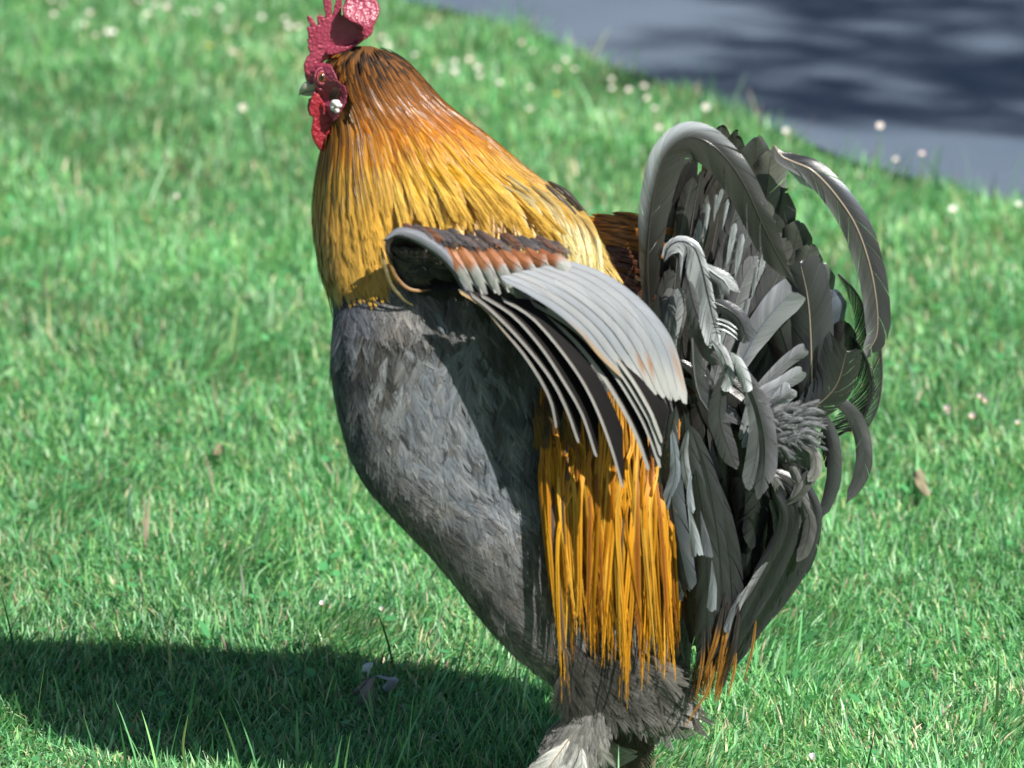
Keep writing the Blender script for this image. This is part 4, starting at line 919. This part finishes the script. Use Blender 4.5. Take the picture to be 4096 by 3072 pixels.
for pts, d, w, c in [([(688, 504), (693, 528), (697, 552)], -106, 6, (.28, .31, .33)), ([(700, 510), (704, 532), (708, 556)], -104, 5, (.20, .21, .23)), ([(712, 560), (713, 584), (711, 610)], -104, 5, (.22, .24, .26)),
                     ([(690, 470), (690, 494), (692, 512)], -107, 4, (.33, .36, .40)), ([(740, 592), (732, 612), (726, 632)], -84, 3.5, (.22, .23, .25))]:
    tf(pts, d, w, c, rachis=None, prof=([0, .3, .6, 1], [.05, .8, 1, .02]), clump=30, rvar=.12, ang=14, tipang=.6, jit=.06)
# lower right outline: long dark curved feathers meeting at the bottom tip
for i in range(13):
    f_ = i / 12
    pts = [(800 - 26 * f_, 470 + 20 * f_), (817 - 34 * f_, 515 + 8 * f_), (800 - 40 * f_, 572), (768 - 30 * f_, 618), (732 - 12 * f_, 664 + rng.uniform(-8, 12))]
    tf(pts, -30 - 3 * i, 6.5, tuple(np.array((.045, .045, .048)) * rng.uniform(.5, 1.6)), clump=14, gap=.03, prof=([0, .2, .6, .85, 1], [.5, 1, .9, .5, .05]), ang=18, tilt=rng.uniform(-.5, .5))
tf([(768, 562), (752, 590), (738, 612), (728, 640)], -66, 7, (.26, .26, .27), clump=6, gap=.06, tilt=.4)
tf([(748, 586), (738, 606), (730, 628), (724, 650)], -70, 4, (.30, .31, .32), clump=6, gap=.06)
# orange tipped coverts at the very bottom of the tail
for i in range(44):
    x0 = 708 + rng.uniform(-10, 34); y0 = 590 + rng.uniform(0, 44); x1 = 706 + (x0 - 708) * .45 + rng.uniform(-9, 6); y1 = 674 + rng.uniform(-18, 26); d = -70 + rng.uniform(-10, 14)
    if rng.uniform() < .15: x1 = 690 + rng.uniform(-4, 6); y1 = 700
    strand([(x0, y0, d), ((x0 + x1) / 2 + 2, (y0 + y1) / 2, d - 2), (x1, y1, d)], rng.uniform(1.6, 2.8), (.06, .05, .045), tip=(.42, (.44, .19, .03) if rng.uniform() < .8 else (.03, .03, .03)), mat=M_saddle, name='tail_covert_feather', par=tail)
strand([(718, 655, -76), (708, 690, -78), (694, 712, -78), (686, 726, -78)], 1.5, (.52, .24, .05), mat=M_saddle, name='tail_covert_feather', par=tail)
strand([(756, 620, -50), (752, 650, -50), (744, 680, -50)], 1.4, (.5, .25, .06), mat=M_saddle, name='tail_covert_feather', par=tail)
strand([(736, 650, -50), (734, 672, -50), (728, 696, -50)], 1.6, (.5, .25, .06), mat=M_saddle, name='tail_covert_feather', par=tail)

# ------------------------------------------------------------------ belly fluff, legs
bag = Bag(); bf = bpy.data.objects.new('belly_fluff', None); COL.objects.link(bf); bf.parent = rooster
for i in range(150):
    f_ = rng.uniform(); x0 = 560 + 112 * f_; y0 = 640 + rng.uniform(0, 44) + 14 * f_
    a = R(rng.uniform(50, 100) - 25 * f_); l = rng.uniform(24, 46) * (1 - .2 * (f_ < .3)); d = sfd(x0, y0) - 1 - rng.uniform(0, 5)
    if y0 > 690: d = -34
    c = lerp((.21, .195, .18), (.10, .092, .085), rng.uniform()); c = tuple(np.array(c) * np.interp(f_, [0, .4, .8, 1], [.6, .8, 1.2, 1.2]))
    fe = feather([(x0, y0, d), (x0 + l * .5 * math.cos(a), y0 + l * .5 * math.sin(a), d - 5), (x0 + l * math.cos(a), min(y0 + l * math.sin(a), 730), d)], rng.uniform(7, 12), col=c, edge=tuple(np.array(c) * 1.3), rows=34, m=3, fray=(.12, .4), clump=4, gap=.1, rvar=.18, rachis=tuple(np.array(c) * .6), rw=.15, ang=20, cup=.05, jit=.16, prof=([0, .2, .5, .8, 1], [.4, .85, 1, .7, .15]))
    if i > 100: put('belly_feather', fe, M_soft, bf)
    else: bag.add(fe)
o = bag.build('belly_plumage', M_soft, bf); tag(o, kind='stuff')
for p in ([(644, 692, -52), (650, 706, -54), (664, 718, -52), (678, 726, -50)], [(636, 690, -50), (640, 708, -52), (652, 722, -50)], [(658, 690, -50), (668, 704, -52), (682, 714, -50)], [(668, 680, -46), (678, 694, -48), (684, 708, -46)]):
    put('belly_feather', feather(p, 14, col=(.25, .235, .215), edge=(.31, .29, .26), rows=24, m=3, fray=(.5, .35), clump=6, gap=.05, rvar=.08, rachis=(.5, .3, .2), rw=.3), M_soft, bf)
for p in ([(634, 704, -58), (638, 714, -59), (642, 722, -58)], [(628, 702, -58), (631, 710, -59), (634, 718, -58)]):
    put('belly_feather', feather(p, 4, col=(.30, .15, .08), tip=(.6, (.30, .33, .30)), rows=10, m=2, clump=12, gap=0), M_soft, bf, 'small rust feather with a pale tip')

def tube(pts, radii, n=14):
    C, Ln = dense(pts, 24); rr = np.interp(np.linspace(0, 1, 24), np.linspace(0, 1, len(radii)), radii)
    T = np.gradient(C, axis=0); T /= np.linalg.norm(T, axis=1)[:, None]
    ref = np.array([0, 0, 1.0]); s1 = np.cross(T, ref); s1 /= np.linalg.norm(s1, axis=1)[:, None] + 1e-9; s2 = np.cross(T, s1)
    a = np.linspace(0, 2 * math.pi, n, endpoint=False)
    V = C[:, None] + rr[:, None, None] * (s1[:, None] * np.cos(a)[None, :, None] + s2[:, None] * np.sin(a)[None, :, None])
    F = [(i * n + j, i * n + (j + 1) % n, (i + 1) * n + (j + 1) % n, (i + 1) * n + j) for i in range(23) for j in range(n)]
    return V.reshape(-1, 3), F
def leg(hip, knee, ankle, dcen, cs, cl, near):
    """feathered thigh and shank, ending in a foot with four toes on the ground"""
    root = bpy.data.objects.new('leg', None); COL.objects.link(root); root.parent = rooster
    V, F = tube([(hip[0], hip[1], dcen), (knee[0], knee[1], dcen), (ankle[0], ankle[1], dcen)], [20, 19, 16] if near else [18, 14, 12])
    mkmesh('shank', P(V), F, M_soft, root, np.tile(np.array(cs) * .6, (len(V), 1)), V[:, :2] * .3)
    base = np.array([ankle[0], ankle[1], dcen], float)
    for k, (ax, ad, l) in enumerate(((-1, -.15, 52), (-.8, -.75, 42), (-.75, .6, 42), (.9, .1, 22))):
        tip_ = base + np.array([ax * l, 0, ad * l]); tip_[1] = ground_py(tip_[2]) - 3
        mid_ = base + np.array([ax * l * .5, 0, ad * l * .5]); mid_[1] = ground_py(mid_[2]) - 9
        V, F = tube([tuple(base), tuple(mid_), tuple(tip_)], [6, 4.6, 2.2], 10)
        toe = mkmesh('toe', P(V), F, M_toe, root)
        V, F = tube([tuple(tip_), tuple(tip_ + [ax * 5, 1, ad * 5]), tuple(tip_ + [ax * 9, 4, ad * 9])], [2, 1.3, .2], 8)
        mkmesh('claw', P(V), F, M_horn, toe)
    bag = Bag(); n = 420 if near else 200
    for i in range(n):
        t_ = rng.uniform(); 
        q = np.array([(hip[0], hip[1]), (knee[0], knee[1]), (ankle[0], ankle[1])]); pp = np.array([np.interp(t_, [0, .5, 1], q[:, k]) for k in range(2)])
        rr = np.interp(t_, [0, .5, 1], [20, 19, 16]) * (1 if near else .75); th = rng.uniform(-1.7, 1.7)
        x = pp[0] + rr * math.sin(th); d = dcen - rr * math.cos(th); dirx = (ankle[0] - hip[0]) / max(1, ankle[1] - hip[1])
        l = rng.uniform(18, 32); out = math.sin(th) * .3
        c = np.array(lerp(cs, cl, np.clip((t_ - .35) * 2.2, 0, 1))) * rng.uniform(.75, 1.25)
        bag.add(feather([(x, pp[1], d), (x + l * .5 * (dirx + out), pp[1] + l * .5, d - 1.5), (x + l * (dirx + out * 1.5), pp[1] + l * .95, d - 1)], rng.uniform(1.8, 3.2), col=tuple(c), edge=tuple(np.minimum(c * 1.15, .85)), rows=14, m=2, fray=(.1, .6), rvar=.12, ang=20, cup=.1))
    o = bag.build('leg_plumage', M_soft, root); tag(o, kind='stuff')
    return root
M_toe = plain('toe_scales', (.42, .38, .30), .5, .4)
leg1 = leg((590, 708), (578, 736), (560, 786), -78, (.30, .285, .27), (.92, .91, .88), True)
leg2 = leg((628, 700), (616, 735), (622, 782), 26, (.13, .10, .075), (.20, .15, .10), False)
tagf = lambda pts, w, c, par, **k: put('leg_feather', feather(pts, w, col=c, rows=40, m=3, rvar=.10, clump=8, gap=.05, jit=.12, ang=24, cup=.15, prof=([0, .3, .6, .85, 1], [.3, .9, 1, .7, .15]), **k), M_soft, par)
tagf([(570, 738, -98), (560, 752, -100), (550, 766, -100), (542, 782, -98)], 9, (.82, .80, .75), leg1, fray=(.25, .4), rachis=(.55, .33, .16), rw=.5)
tagf([(562, 744, -96), (548, 760, -98), (534, 776, -96)], 9, (.80, .78, .73), leg1, fray=(.25, .4), rachis=(.6, .45, .3), rw=.4)
tagf([(582, 748, -98), (582, 762, -100), (578, 782, -98)], 10, (.84, .83, .80), leg1, fray=(.25, .4), rachis=(.6, .5, .4), rw=.4)
tagf([(595, 735, -90), (600, 748, -92), (606, 760, -90)], 7, (.33, .33, .28), leg1, fray=(.2, .6))
tagf([(586, 740, -92), (590, 756, -94), (590, 768, -92)], 7, (.36, .35, .31), leg1, fray=(.2, .6))
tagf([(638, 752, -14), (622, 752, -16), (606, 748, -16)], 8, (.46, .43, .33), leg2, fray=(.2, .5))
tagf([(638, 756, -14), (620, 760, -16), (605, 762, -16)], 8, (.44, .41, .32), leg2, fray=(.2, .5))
# far feathered thigh glimpsed behind
bag = Bag()
for i in range(40):
    x0 = 606 + rng.uniform(0, 44); y0 = 706 + rng.uniform(-6, 20); l = rng.uniform(24, 50)
    bag.add(feather([(x0, y0, 30), (x0 - 1, y0 + l * .5, 28), (x0 - 4, y0 + l, 30)], 7, col=lerp((.16, .13, .10), (.24, .21, .18), rng.uniform()), rows=14, m=2, fray=(.4, .4), rvar=.12))
o = bag.build('thigh_plumage', M_soft, leg2); tag(o, kind='stuff')

# ------------------------------------------------------------------ flowers, dead leaves
def daisy(px, py, rad, c, tiltx, label, group=None, stem=.035, closed=.5):
    """one small daisy: petals round a yellow disc, on a stalk in the grass"""
    u = (px - 512) / FPX; v = (384 - py) / FPX; dy = cp + v * sp; dz = -sp + v * cp
    k = -(CAMH - stem) / dz; C0 = np.array([u * k, -DIST + dy * k, stem])
    root = bpy.data.objects.new('daisy', None); root.location = (C0[0], C0[1], 0); COL.objects.link(root)
    n = 15; V, F, C = [], [], []; az = rng.uniform(0, 6.28)
    for i in range(n):
        a = 2 * math.pi * i / n + rng.normal(0, .06); ca, sa = math.cos(a), math.sin(a); el = closed + rng.normal(0, .1); w = rad * .26; b0 = len(V)
        for rr_, hh, ww in ((.22, 0, .5), (.65, .5, 1), (1.0, .85, .6)):
            x = rad * rr_ * math.cos(el); z = rad * hh * math.sin(el)
            V += [(x * ca - w * ww * -sa, x * sa - w * ww * ca, z), (x * ca + w * ww * -sa, x * sa + w * ww * ca, z)]
            C += [c if rr_ > .9 else (.85, .84, .82)] * 2
        F += [(b0, b0 + 1, b0 + 3, b0 + 2), (b0 + 2, b0 + 3, b0 + 5, b0 + 4)]
    def rot(V): 
        V = np.array(V, float); ct, st = math.cos(tiltx), math.sin(tiltx); Y = V[:, 1] * ct - V[:, 2] * st; Z = V[:, 1] * st + V[:, 2] * ct
        return np.stack([V[:, 0], Y, Z + stem], -1)
    mkmesh('petals', rot(V), F, M_petal, root, np.array(C))
    V, F = [], []
    for i in range(5):
        a = math.pi / 2 * i / 4
        for j in range(8): b_ = 2 * math.pi * j / 8; V.append((rad * .3 * math.cos(a) * math.cos(b_), rad * .3 * math.cos(a) * math.sin(b_), rad * .2 * math.sin(a)))
    F = [(i * 8 + j, i * 8 + (j + 1) % 8, (i + 1) * 8 + (j + 1) % 8, (i + 1) * 8 + j) for i in range(4) for j in range(8)]
    mkmesh('flower_disc', rot(V), F, M_disc, root)
    V = []
    for zz in (0, .5, 1):
        for j in range(5): b_ = 2 * math.pi * j / 5; V.append((.0006 * math.cos(b_) + .002 * zz * (1 - zz), .0006 * math.sin(b_), zz * stem))
    mkmesh('stalk', V, [(i * 5 + j, i * 5 + (j + 1) % 5, (i + 1) * 5 + (j + 1) % 5, (i + 1) * 5 + j) for i in range(2) for j in range(5)], M_stalk, root)
    tag(root, label, 'daisy', group)
M_disc = plain('daisy_disc', (.75, .50, .05), .7, .2); M_stalk = plain('daisy_stalk', (.10, .24, .06), .5, .4)
WH, PK, DP = (.80, .79, .79), (.66, .42, .50), (.72, .22, .38)
GRP = 'daisies scattered in the lawn'
cl = [
 ([(52, 1), (64, 6)], WH, 'white daisy at the top edge of the lawn, in the far left corner', None),
 ([(54, 14)], PK, 'pinkish daisy just under the top edge near the left corner', None),
 ([(90, 13)], WH, 'white daisy upper left, above the pink one', None), ([(85, 24)], WH, 'white daisy directly above the pink daisy on the upper left', None),
 ([(96, 36)], PK, 'pink daisy beside a pair of white ones on the upper left', None), ([(108, 32), (114, 32)], WH, 'white daisy of the touching pair right of the pink daisy, upper left', None),
 ([(140, 1)], WH, 'white daisy cut by the top edge between the two upper left groups', None), ([(155, 5), (148, 14)], WH, 'white daisy of the loose pair at the top, left of the wide pale blur', None), ([(167, 7)], PK, 'faint pinkish daisy blurred at the top edge', None),
 ([(188, 11), (197, 12)], WH, 'white daisy of the side by side pair at the top centre left', None), ([(220, 9)], WH, 'broad white daisy near the top, alone between pairs', None),
 ([(262, 17)], WH, 'white daisy near the top, left of the trio beside the comb', None), ([(285, 19), (289, 26), (299, 28)], WH, 'white daisy of the trio just left of the comb', None),
 ([(229, 30)], WH, 'small white daisy below the broad one near the top', None), ([(233, 52)], PK, 'small pinkish daisy left of the comb, above the open white one', None),
 ([(243, 108)], WH, 'bright round white daisy left of the beak', None), ([(177, 197)], WH, 'small white daisy alone in mid lawn left of the neck', None),
 ([(429, 26)], PK, 'pale blurred daisy high behind the back of the neck', None), ([(383, 37), (388, 46)], PK, 'pinkish daisy close right of the comb', None), ([(415, 55)], WH, 'pale daisy behind the nape', None),
 ([(441, 69)], WH, 'small white daisy above the neck slope', None), ([(455, 62), (455, 71)], WH, 'white daisy of the stacked pair above the neck slope', None), ([(469, 60)], PK, 'pink daisy above the neck slope', None),
 ([(478, 68), (480, 77)], WH, 'white daisy of the close pair right of the pink one', None), ([(500, 83)], WH, 'bright small white daisy right of the close pair', None),
 ([(522, 43), (533, 52)], PK, 'pinkish daisy of the pair below the path edge', None), ([(530, 88)], WH, 'faint daisy above the tall white bloom', None), ([(530, 110)], WH, 'tall white daisy standing between neck and tail', None),
 ([(566, 60), (558, 69), (575, 70)], WH, 'blurred white daisy of the triangle near the path', None), ([(612, 80), (612, 89)], WH, 'white daisy of the stacked pair midway to the path edge', None),
 ([(629, 90), (644, 86), (647, 98)], PK, 'pale daisy of the three above the tail', None), ([(655, 109)], WH, 'bright white daisy just above the tail', None), ([(659, 128)], PK, 'small pinkish daisy left of the tail top', None),
 ([(706, 107)], PK, 'blurred daisy above the tail crest', None), ([(786, 131)], WH, 'pale blurred daisy right above the tail', None), ([(880, 126)], PK, 'pink daisy standing out against the path', None), ([(922, 154)], DP, 'deep pink daisy at the path edge', None),
 ([(896, 160)], PK, 'pale pink daisy beside the deep pink one', None), ([(953, 210)], WH, 'large cream daisy blurred at the right', None), ([(1019, 205)], WH, 'white daisy touching the right edge of the view', None),
 ([(947, 410)], PK, 'closed pink and white daisy, left of the group right of the tail', None), ([(980, 398), (985, 402)], PK, 'pink and white daisy of the touching pair right of the tail', None), ([(972, 418)], PK, 'small pink daisy bud under the touching pair', None),
 ([(1018, 424)], WH, 'white closed daisy at the right edge, beside the pink group', None), ([(812, 760)], WH, 'white daisy at the bottom edge, right of the legs', None), ([(322, 605)], WH, 'half hidden white daisy left of the breast, above the shadow', None),
 ([(381, 609)], WH, 'scrap of a white daisy in the grass beside the breast', None)]
for pts, c, lab, grp in cl:
    gname = 'daisies scattered over the lawn'
    for (x, y) in pts:
        lab_ = lab
        if len(pts) == 2:
            (xa, ya), (xb, yb) = pts; vert = abs(yb - ya) > abs(xb - xa); first = (y == min(ya, yb)) if vert else (x == min(xa, xb))
            lab_ = (('upper ' if first else 'lower ') if vert else ('left ' if first else 'right ')) + lab
        elif len(pts) == 3:
            k_ = sorted(pts).index((x, y)); lab_ = ('leftmost ', 'middle ', 'rightmost ')[k_] + lab
        rad = {(243, 108): .0088, (953, 210): .0085, (812, 760): .0066, (322, 605): .005, (381, 609): .004, (530, 110): .007}.get((x, y), .0062 * rng.uniform(.85, 1.2))
        if y < 240: rad *= .66
        daisy(x, y, rad, c, R(rng.uniform(25, 60)), lab_, gname, stem=.034 + rng.uniform(0, .012) + (.04 if (x, y) in ((880, 126), (922, 154)) else 0), closed=rng.uniform(.2, .8) if y < 350 else 1.1)
# buttercups
for (x, y, l) in ((211, 60, 'tiny yellow flower left of the comb'), (556, 108.5, 'tiny orange yellow flower between neck and tail')):
    q = G(x, y); V, F = octa(np.array([[q[0], q[1] - .05, .03]]), np.array([.0035])); o = mkmesh('buttercup', V, F, M_disc); tag(o, l, 'flower')
# curled dead leaf in the bird's shadow
def leafmesh(name, poly3, label, c, cat='leaf', parent=None):
    if cat == 'flat': poly3 = [(x, y, gd(x, y, .018 + .006 * math.sin(i * 1.7))) for i, (x, y, _) in enumerate(poly3)]; cat = 'leaf'
    V = P(np.array(poly3, float)); n = len(V); cen = V.mean(0) + np.array([0, -.002, .002]); V = np.vstack([V, cen]); back = V + np.array([0, .0012, 0]); k = n + 1
    F = [(i, (i + 1) % n, n) for i in range(n)] + [((i + 1) % n + k, i + k, n + k) for i in range(n)] + [(i, i + k, (i + 1) % n) for i in range(n)] + [((i + 1) % n, i + k, (i + 1) % n + k) for i in range(n)]
    cc = np.tile(c, (2 * k, 1)) * rng.uniform(.8, 1.2, (2 * k, 1))
    o = mkmesh(name, np.vstack([V, back]), F, M_leafdry, parent, cc); 
    if label: tag(o, label, cat)
    return o
dl = bpy.data.objects.new('dead_leaf', None); COL.objects.link(dl); tag(dl, 'curled pale dead leaf with a torn white flap lying in the shadow', 'leaf')
s0 = lambda x, y: (1300 + x * .3617) / 4
s1 = lambda x, y: (2500 + y * .3617) / 4
mk = lambda pts, d: [(s0(x, y), s1(x, y), d + 260 * 0) for x, y in pts]
DL = gd(387, 708, .0)
leafmesh('leaf_blade', mk([(560, 560), (480, 620), (400, 720), (360, 830), (400, 930), (510, 1045), (520, 900), (528, 760), (545, 640)], DL), None, (.42, .38, .34), parent=dl)
leafmesh('leaf_blade', mk([(560, 560), (430, 620), (330, 710), (290, 770), (360, 790), (400, 730), (480, 630)], DL + 6), None, (.30, .26, .24), parent=dl)
leafmesh('leaf_flap', mk([(405, 515), (420, 450), (455, 422), (530, 420), (530, 455), (500, 490), (475, 590), (465, 590), (465, 520)], DL - 4), None, (.70, .80, .85), parent=dl)
leafmesh('leaf_flap', mk([(560, 560), (620, 562), (720, 585), (770, 575), (820, 610), (790, 660), (740, 720), (680, 740), (630, 690), (720, 690), (770, 640), (700, 600), (600, 580)], DL - 2), None, (.45, .50, .60), parent=dl)
leafmesh('dry_leaf', [(912, 474, 0), (919, 467, 0), (924, 474, 0), (926, 484, 0), (931, 494, 0), (925, 496, 0), (917, 486, 0)], 'tan dry leaf lying in the grass right of the tail', (.36, .31, .20), 'flat')
leafmesh('dry_leaf', [(212, 454, 0), (217, 443, 0), (223, 444, 0), (225, 452, 0), (218, 455, 0)], 'pinkish brown dry leaf left of the breast', (.30, .24, .15), 'flat')
# stiff stalks in front
def stalk(pts, w, c, label, d=0):
    d = gd(pts[0][0] if pts[0][1] > pts[-1][1] else pts[-1][0], max(p_[1] for p_ in pts) - 1, .004 if abs(pts[0][1] - pts[-1][1]) > 28 else .02); q = [(x, y, d) for x, y in pts]; f = feather(q, w, col=c, rows=16, m=1, clump=30, gap=0, prof=([0, .6, 1], [1, .8, .1]), rvar=.03, ang=14)
    o = mkmesh('grass_stem', P(f[0]), f[1], M_grass, None, f[2]); tag(o, label, 'grass stem')
stalk([(186, 775), (183, 745), (188, 715)], 1.5, (.26, .36, .12), 'pale upright grass stem at the bottom left, before the shadow', -30)
stalk([(128, 742), (132, 727), (138, 712)], 1.4, (.45, .30, .20), 'straw coloured stem leaning at the shadow edge, lower left', -20)
stalk([(245, 606), (243, 585), (240, 563)], 1.6, (.55, .62, .50), 'whitish grass stem above the shadow', 120)
stalk([(313, 780), (315, 762), (317, 745)], 1.8, (.20, .38, .14), 'broad pale blade tip at the bottom edge under the shadow', -40)
stalk([(163, 156), (172, 162), (184, 168), (195, 182)], 1.3, (.26, .22, .15), 'bent brown stem in the blurred lawn left of the neck', 1500)

# ------------------------------------------------------------------ the tree that dapples the path
tree = bpy.data.objects.new('tree', None); COL.objects.link(tree)
sh = np.array([sv.x, sv.y, sv.z]) / sv.z
bx, by = np.array([1.38, 3.35]) + sh[:2] * 6.0
tree.location = (bx, by, 0); tag(tree, 'leafy tree past the right side of the view, dappling the path with shade', 'tree')
M_bark = plain('bark', (.10, .075, .055), .9, .2)
def wtube(pts, rad, n=10):
    C, _ = dense(pts, 16); rr = np.interp(np.linspace(0, 1, 16), np.linspace(0, 1, len(rad)), rad); T = np.gradient(C, axis=0); T /= np.linalg.norm(T, axis=1)[:, None]
    s1_ = np.cross(T, [0.3, 1, 0.1]); s1_ /= np.linalg.norm(s1_, axis=1)[:, None]; s2_ = np.cross(T, s1_); a = np.linspace(0, 2 * math.pi, n, endpoint=False)
    V = C[:, None] + rr[:, None, None] * (s1_[:, None] * np.cos(a)[None, :, None] + s2_[:, None] * np.sin(a)[None, :, None])
    return V.reshape(-1, 3), [(i * n + j, i * n + (j + 1) % n, (i + 1) * n + (j + 1) % n, (i + 1) * n + j) for i in range(15) for j in range(n)]
V, F = wtube([(.5, 1.1, 0), (.45, .95, 2.2), (.25, .5, 4.4), (0, 0, 6.2)], [.16, .13, .09, .03]); trunk = mkmesh('trunk', V, F, M_bark, tree)
tr_ = np.random.default_rng(5)
for i in range(9):
    a = i * 2.4; l = tr_.uniform(.6, 1.15); z0 = tr_.uniform(4.6, 5.7); x0 = np.interp(z0, [2.2, 4.4, 6.2], [.45, .25, 0]); y0 = np.interp(z0, [2.2, 4.4, 6.2], [.95, .5, 0])
    V, F = wtube([(x0, y0, z0), (x0 + l * .5 * math.cos(a), y0 + l * .5 * math.sin(a), z0 + .25), (x0 + l * math.cos(a), y0 + l * math.sin(a), z0 + .4)], [.035, .02, .008], 6); mkmesh('limb', V, F, M_bark, tree)
cen = []
for i in range(34):
    a = tr_.uniform(0, 6.28); rr_ = 1.15 * math.sqrt(tr_.uniform()); cen.append((rr_ * math.cos(a) + .1, rr_ * math.sin(a) * 1.0 + .1, 5.9 + tr_.uniform(-.35, .35), tr_.uniform(.18, .36)))
pts = []
for (x, y, z, rr_) in cen:
    n = int(120 * (rr_ / .2)**2); q = tr_.normal(0, 1, (n, 3)); q /= np.linalg.norm(q, axis=1)[:, None]; pts.append(np.array([x, y, z]) + q * rr_ * tr_.uniform(.3, 1, (n, 1))**.5)
pts = np.vstack(pts); n = len(pts)
A1 = tr_.normal(0, 1, (n, 3)); A1 /= np.linalg.norm(A1, axis=1)[:, None]; A2 = np.cross(A1, tr_.normal(0, 1, (n, 3))); A2 /= np.linalg.norm(A2, axis=1)[:, None]; s_ = tr_.uniform(.03, .055, (n, 1))
V = np.stack([pts - A1 * s_, pts + A2 * s_ * .5, pts + A1 * s_, pts - A2 * s_ * .5], 1).reshape(-1, 3); F = (np.arange(n) * 4)[:, None] + np.arange(4)[None]
crown = mkmesh('crown', V, F, M_grass, tree, np.repeat(np.array((.05, .11, .035))[None] * tr_.uniform(.6, 1.4, (n, 1)), 4, 0), smooth=False); tag(crown, kind='stuff')
